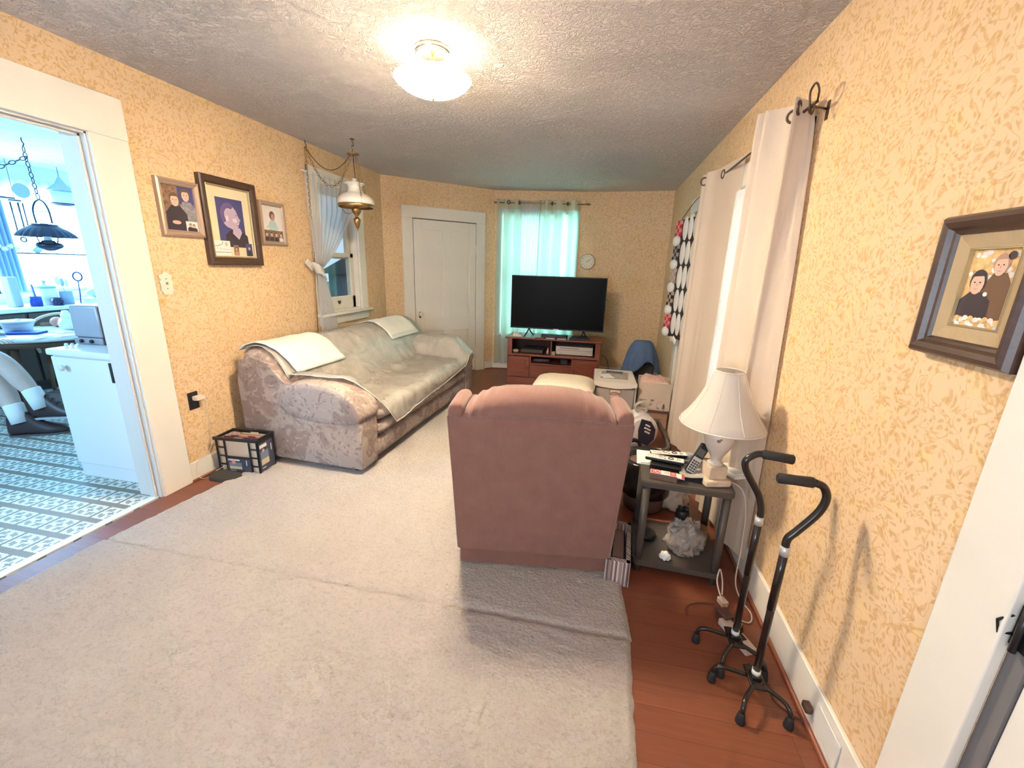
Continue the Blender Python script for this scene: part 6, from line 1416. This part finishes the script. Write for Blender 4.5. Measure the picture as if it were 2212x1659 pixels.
# valance with scalloped hem, side drape and cafe rod
VAL = cloth('valance_cotton', (.66, .72, .76, 1), .55, .10)
rows = []
for i in range(70):
    y = 3.70+1.35*i/69; rows.append([Vector((-6.62+.022*math.sin(i*1.15), y, z)) for z in (2.30, 2.20, 2.08, 1.97-.035*abs(math.sin(i*.34)))])
bm = B(); quad_faces(bm, rows); one('valance', bm, VAL, 'pleated pale valance across the top of the kitchen window', 'curtain')
rows = []
for i in range(22):
    y = 3.60+.19*i/21; rows.append([Vector((-6.60+.025*math.sin(i*1.3), y+.03*(1-v), 1.05+1.2*v)) for v in (0, .25, .5, .75, 1)])
bm = B(); quad_faces(bm, rows); one('curtain', bm, mat('blue_drape', (.32, .44, .58, 1), .9), 'blue drape at the left side of the kitchen window', 'curtain')
cr_ = thing('cafe_rod', 'thin rod with clip rings across the middle of the kitchen window', 'curtain rod', (0, 0, 0))
bm = B(); tube(bm, [(-6.63, 3.60, 1.487), (-6.63, 4.98, 1.487)], .008, 8); obj('rod', bm, NB, cr_)
for k in range(9):
    bm = B(); torus(bm, (-6.63, 3.86+.09*k, 1.478), .014, .003, 12, 5, 'Y'); obj('ring', bm, NB, cr_)
for k in range(5):
    bm = B(); blob(bm, (0, 0, 0), (.028, .032, .030), 12, 8); one('flower_head', bm, KWHITE, 'white flower head on the garland at the cafe rod, %s from the left' % ['first', 'second', 'third', 'fourth', 'fifth'][k], 'flower', (-6.60, 3.62+.052*k, 1.53+.03*(k % 2)), group='flowers on the cafe rod')

# ------------------------------------------------------------------ person seated at the kitchen table, legs crossed
pr = thing('person', 'seated person with crossed bare legs, white socks and dark shoes in the kitchen', 'person', (0, 0, 0))
SK = mat('skin', (.58, .43, .37, 1), .55, var=.05, vscale=9)
def skin(name, verts, edges, m, parent, root=0, sub=2):
    me = D.meshes.new(name); me.from_pydata([v[0] for v in verts], edges, []); me.materials.append(m); o = D.objects.new(name, me); COL.objects.link(o); o.parent = parent
    md = o.modifiers.new('skin', 'SKIN'); sv = me.skin_vertices[0].data
    for i, v in enumerate(verts): r = v[1]; sv[i].radius = r if isinstance(r, tuple) else (r, r)
    sv[root].use_root = True; md.use_smooth_shade = True
    s = o.modifiers.new('sub', 'SUBSURF'); s.levels = s.render_levels = sub; return o
HIP = (-5.36, 2.28, .55)
V = [(HIP, .14), ((-5.34, 2.36, .54), .10), ((-5.13, 2.43, .565), .10), ((-4.88, 2.455, .585), .082), ((-4.845, 2.455, .50), .076), ((-4.775, 2.445, .36), .082), ((-4.69, 2.435, .22), .052), ((-4.665, 2.435, .14), .046),
     ((-5.34, 2.20, .55), .10), ((-5.05, 2.30, .66), .10), ((-4.76, 2.42, .69), .080), ((-4.69, 2.455, .62), .074), ((-4.625, 2.48, .49), .074), ((-4.555, 2.505, .365), .050), ((-4.53, 2.515, .30), .044),
     ((-5.40, 2.25, .75), (.125, .15)), ((-5.41, 2.24, .98), (.115, .165)), ((-5.39, 2.24, 1.10), (.07, .10)), ((-5.37, 2.24, 1.17), .052), ((-5.34, 2.24, 1.25), (.075, .07)), ((-5.335, 2.24, 1.34), (.09, .078)), ((-5.35, 2.24, 1.41), (.06, .055)),
     ((-5.39, 2.42, 1.06), .058), ((-5.36, 2.50, .82), .045), ((-5.14, 2.56, .78), .036), ((-5.00, 2.60, .77), .026),
     ((-5.39, 2.06, 1.06), .058), ((-5.36, 2.00, .82), .045), ((-5.14, 2.06, .76), .036), ((-5.02, 2.14, .755), .026)]
E_ = [(0, 1), (1, 2), (2, 3), (3, 4), (4, 5), (5, 6), (6, 7), (0, 8), (8, 9), (9, 10), (10, 11), (11, 12), (12, 13), (13, 14), (0, 15), (15, 16), (16, 17), (17, 18), (18, 19), (19, 20), (20, 21), (16, 22), (22, 23), (23, 24), (24, 25), (16, 26), (26, 27), (27, 28), (28, 29)]
bdy = skin('body', V, E_, SK, pr)
SOCK = mat('white_sock', (.78, .78, .78, 1), .9, bump=.2, bscale=150); SHOE = mat('dark_shoe_leather', (.040, .020, .020, 1), .38)
SHIRT = mat('grey_shirt', (.22, .24, .28, 1), .85); SHORT = mat('grey_shorts', (.20, .20, .23, 1), .85)
def shoe(heel, toe, up, parent, label):
    """heel/toe points on the sole line; up = direction of the ankle"""
    h_, t_ = Vector(heel), Vector(toe); f = (t_-h_); L_ = f.length; f.normalize(); u_ = Vector(up); u_ = (u_-f*u_.dot(f)).normalized(); s_ = f.cross(u_)
    rows = []
    for k, (x, w2, hh) in enumerate(((-.005, .012, .055), (.0, .030, .075), (.03, .036, .092), (.075, .037, .100), (.12, .040, .085), (.17, .046, .062), (.22, .048, .048), (.265, .042, .040), (.292, .026, .030), (.300, .008, .016))):
        xx = x/.30*L_; c_ = h_+f*xx; row = []
        for a in range(14):
            th = PI*a/13; row.append(c_+s_*(w2*1.12*math.cos(th))+u_*(hh*(2.3 if x < .10 else 2.3-6.5*(x-.10) if x < .2 else 1.65)*max(0, math.sin(th))**.8+.012))
        rows.append(row)
    bm = B(); g = quad_faces(bm, rows); capv(bm, g[0]); capv(bm, g[-1])
    for i in range(len(g)-1):
        try: bm.faces.new((g[i][0], g[i][-1], g[i+1][-1], g[i+1][0]))
        except ValueError: pass
    o = obj('shoe', bm, SHOE, parent, sub=1)
    bm = B(); out = []
    for x, w2 in ((-.004, .02), (.02, .036), (.09, .036), (.15, .042), (.21, .050), (.26, .045), (.295, .022), (.302, .0)): out.append((x/.30*L_, w2))
    P2 = [h_+f*x+s_*w_ for x, w_ in out]+[h_+f*x-s_*w_ for x, w_ in out[::-1][1:]]
    lo = [bm.verts.new(p) for p in P2]; hi = [bm.verts.new(p+u_*.016) for p in P2]; n = len(P2)
    for i in range(n): bm.faces.new((lo[i], lo[(i+1) % n], hi[(i+1) % n], hi[i]))
    capv(bm, lo); capv(bm, hi); obj('sole', bm, mat('shoe_sole', (.10, .09, .10, 1), .5) if label else mat('pale_sole', (.42, .42, .46, 1), .5), o)
    bm = B()
    for k in range(3):
        xx = (.115+.028*k)/.30*L_; c_ = h_+f*xx+u_*(.205-.034*k); tube(bm, [c_-s_*.026-u_*.012, c_+u_*.004, c_+s_*.026-u_*.012], .003, 6)
    obj('laces', bm, RUBBER, o); return o
shoe((-4.745, 2.395, .001), (-4.425, 2.595, .001), (0, 0, 1), pr, True)
shoe((-4.615, 2.50, .135), (-4.275, 2.63, .155), (.02, 0, 1), pr, False)
for a, b, m2 in (((-4.71, 2.438, .28), (-4.665, 2.435, .12), .062), ((-4.575, 2.50, .41), (-4.525, 2.517, .24), .060)):
    bm = B(); A_, B_ = Vector(a), Vector(b); tube(bm, [A_, A_.lerp(B_, .05), A_.lerp(B_, .5), B_], [m2*.90, m2, m2*.98, m2*.95], 18); obj('sock', bm, SOCK, pr)
sk_ = skin('shorts', [(HIP, .15), ((-5.33, 2.37, .545), .105), ((-5.10, 2.44, .575), .102), ((-5.34, 2.19, .56), .105), ((-5.06, 2.30, .66), .100), ((-5.38, 2.26, .68), (.14, .17))], [(0, 1), (1, 2), (0, 3), (3, 4), (0, 5)], SHORT, pr)
sh_ = skin('shirt', [((-5.385, 2.26, .66), (.150, .175)), ((-5.40, 2.25, .80), (.145, .175)), ((-5.41, 2.24, .98), (.135, .185)), ((-5.39, 2.24, 1.09), (.085, .12)), ((-5.39, 2.42, 1.06), .075), ((-5.375, 2.47, .92), .064), ((-5.39, 2.06, 1.06), .075), ((-5.375, 2.03, .92), .064)], [(0, 1), (1, 2), (2, 3), (2, 4), (4, 5), (2, 6), (6, 7)], SHIRT, pr)
bm = B(); blob(bm, (-5.375, 2.24, 1.375), (.105, .09, .095), 18, 12, f=lambda d: 1+.05*mnoise.noise(d*5)); obj('hair', bm, mat('grey_hair', (.25, .23, .22, 1), .8), pr)
bm = B(); blob(bm, (-5.245, 2.24, 1.285), (.020, .012, .018), 10, 6)
for s in (-1, 1): blob(bm, (-5.258, 2.24+s*.030, 1.315), (.008, .012, .007), 10, 6); blob(bm, (-5.345, 2.24+s*.083, 1.295), (.018, .008, .028), 10, 6)
blob(bm, (-5.258, 2.24, 1.235), (.008, .022, .006), 10, 6); obj('facial_features', bm, SK, pr)['kind'] = 'stuff'
for hx_, hy_, hz_, sg in ((-5.00, 2.60, .77, 1), (-5.02, 2.14, .755, -1)):
    v = [((hx_-.01, hy_, hz_), (.030, .018)), ((hx_+.045, hy_+.003*sg, hz_), (.040, .015))]; e2 = [(0, 1)]
    for k, (dy, l) in enumerate(((-.030, .062), (-.010, .075), (.011, .070), (.030, .055))):
        i0 = len(v); v += [((hx_+.085, hy_+dy, hz_+.003), .009), ((hx_+.085+l*.55, hy_+dy*1.1, hz_-.004), .008), ((hx_+.085+l, hy_+dy*1.15, hz_-.018), .007)]; e2 += [(1, i0), (i0, i0+1), (i0+1, i0+2)]
    i0 = len(v); v += [((hx_+.03, hy_-.045*sg, hz_-.004), .010), ((hx_+.065, hy_-.062*sg, hz_-.012), .0085)]; e2 += [(0, i0), (i0, i0+1)]
    skin('hand', v, e2, SK, bdy, 0, 1)
kch = thing('kitchen_chair', 'wooden chair under the seated person at the kitchen table', 'chair', (-5.36, 2.28, 0))
bm = B(); bb(bm, -.21, .20, -.20, .20, .405, .435, .012); obj('seat', bm, KW_, kch)
bm = B(); bb(bm, -.235, -.205, -.19, .19, .60, .90, .012); obj('backrest', bm, KW_, kch)
for x, y in ((-.22, -.17), (-.22, .17), (.16, -.17), (.16, .17)):
    bm = B(); cyl(bm, (x, y, 0), (x, y, .41 if x > 0 else .90), .017, 10); obj('leg', bm, KW_, kch)
# basket-like clutter under the table
bm = B(); bb(bm, -.13, .13, -.10, .10, 0, .20, .01); one('storage_crate', bm, mat('grey_brown_crate', (.16, .13, .12, 1), .7), 'grey-brown crate under the kitchen table behind the legs', 'crate', (-5.05, 3.02, 0), 10)
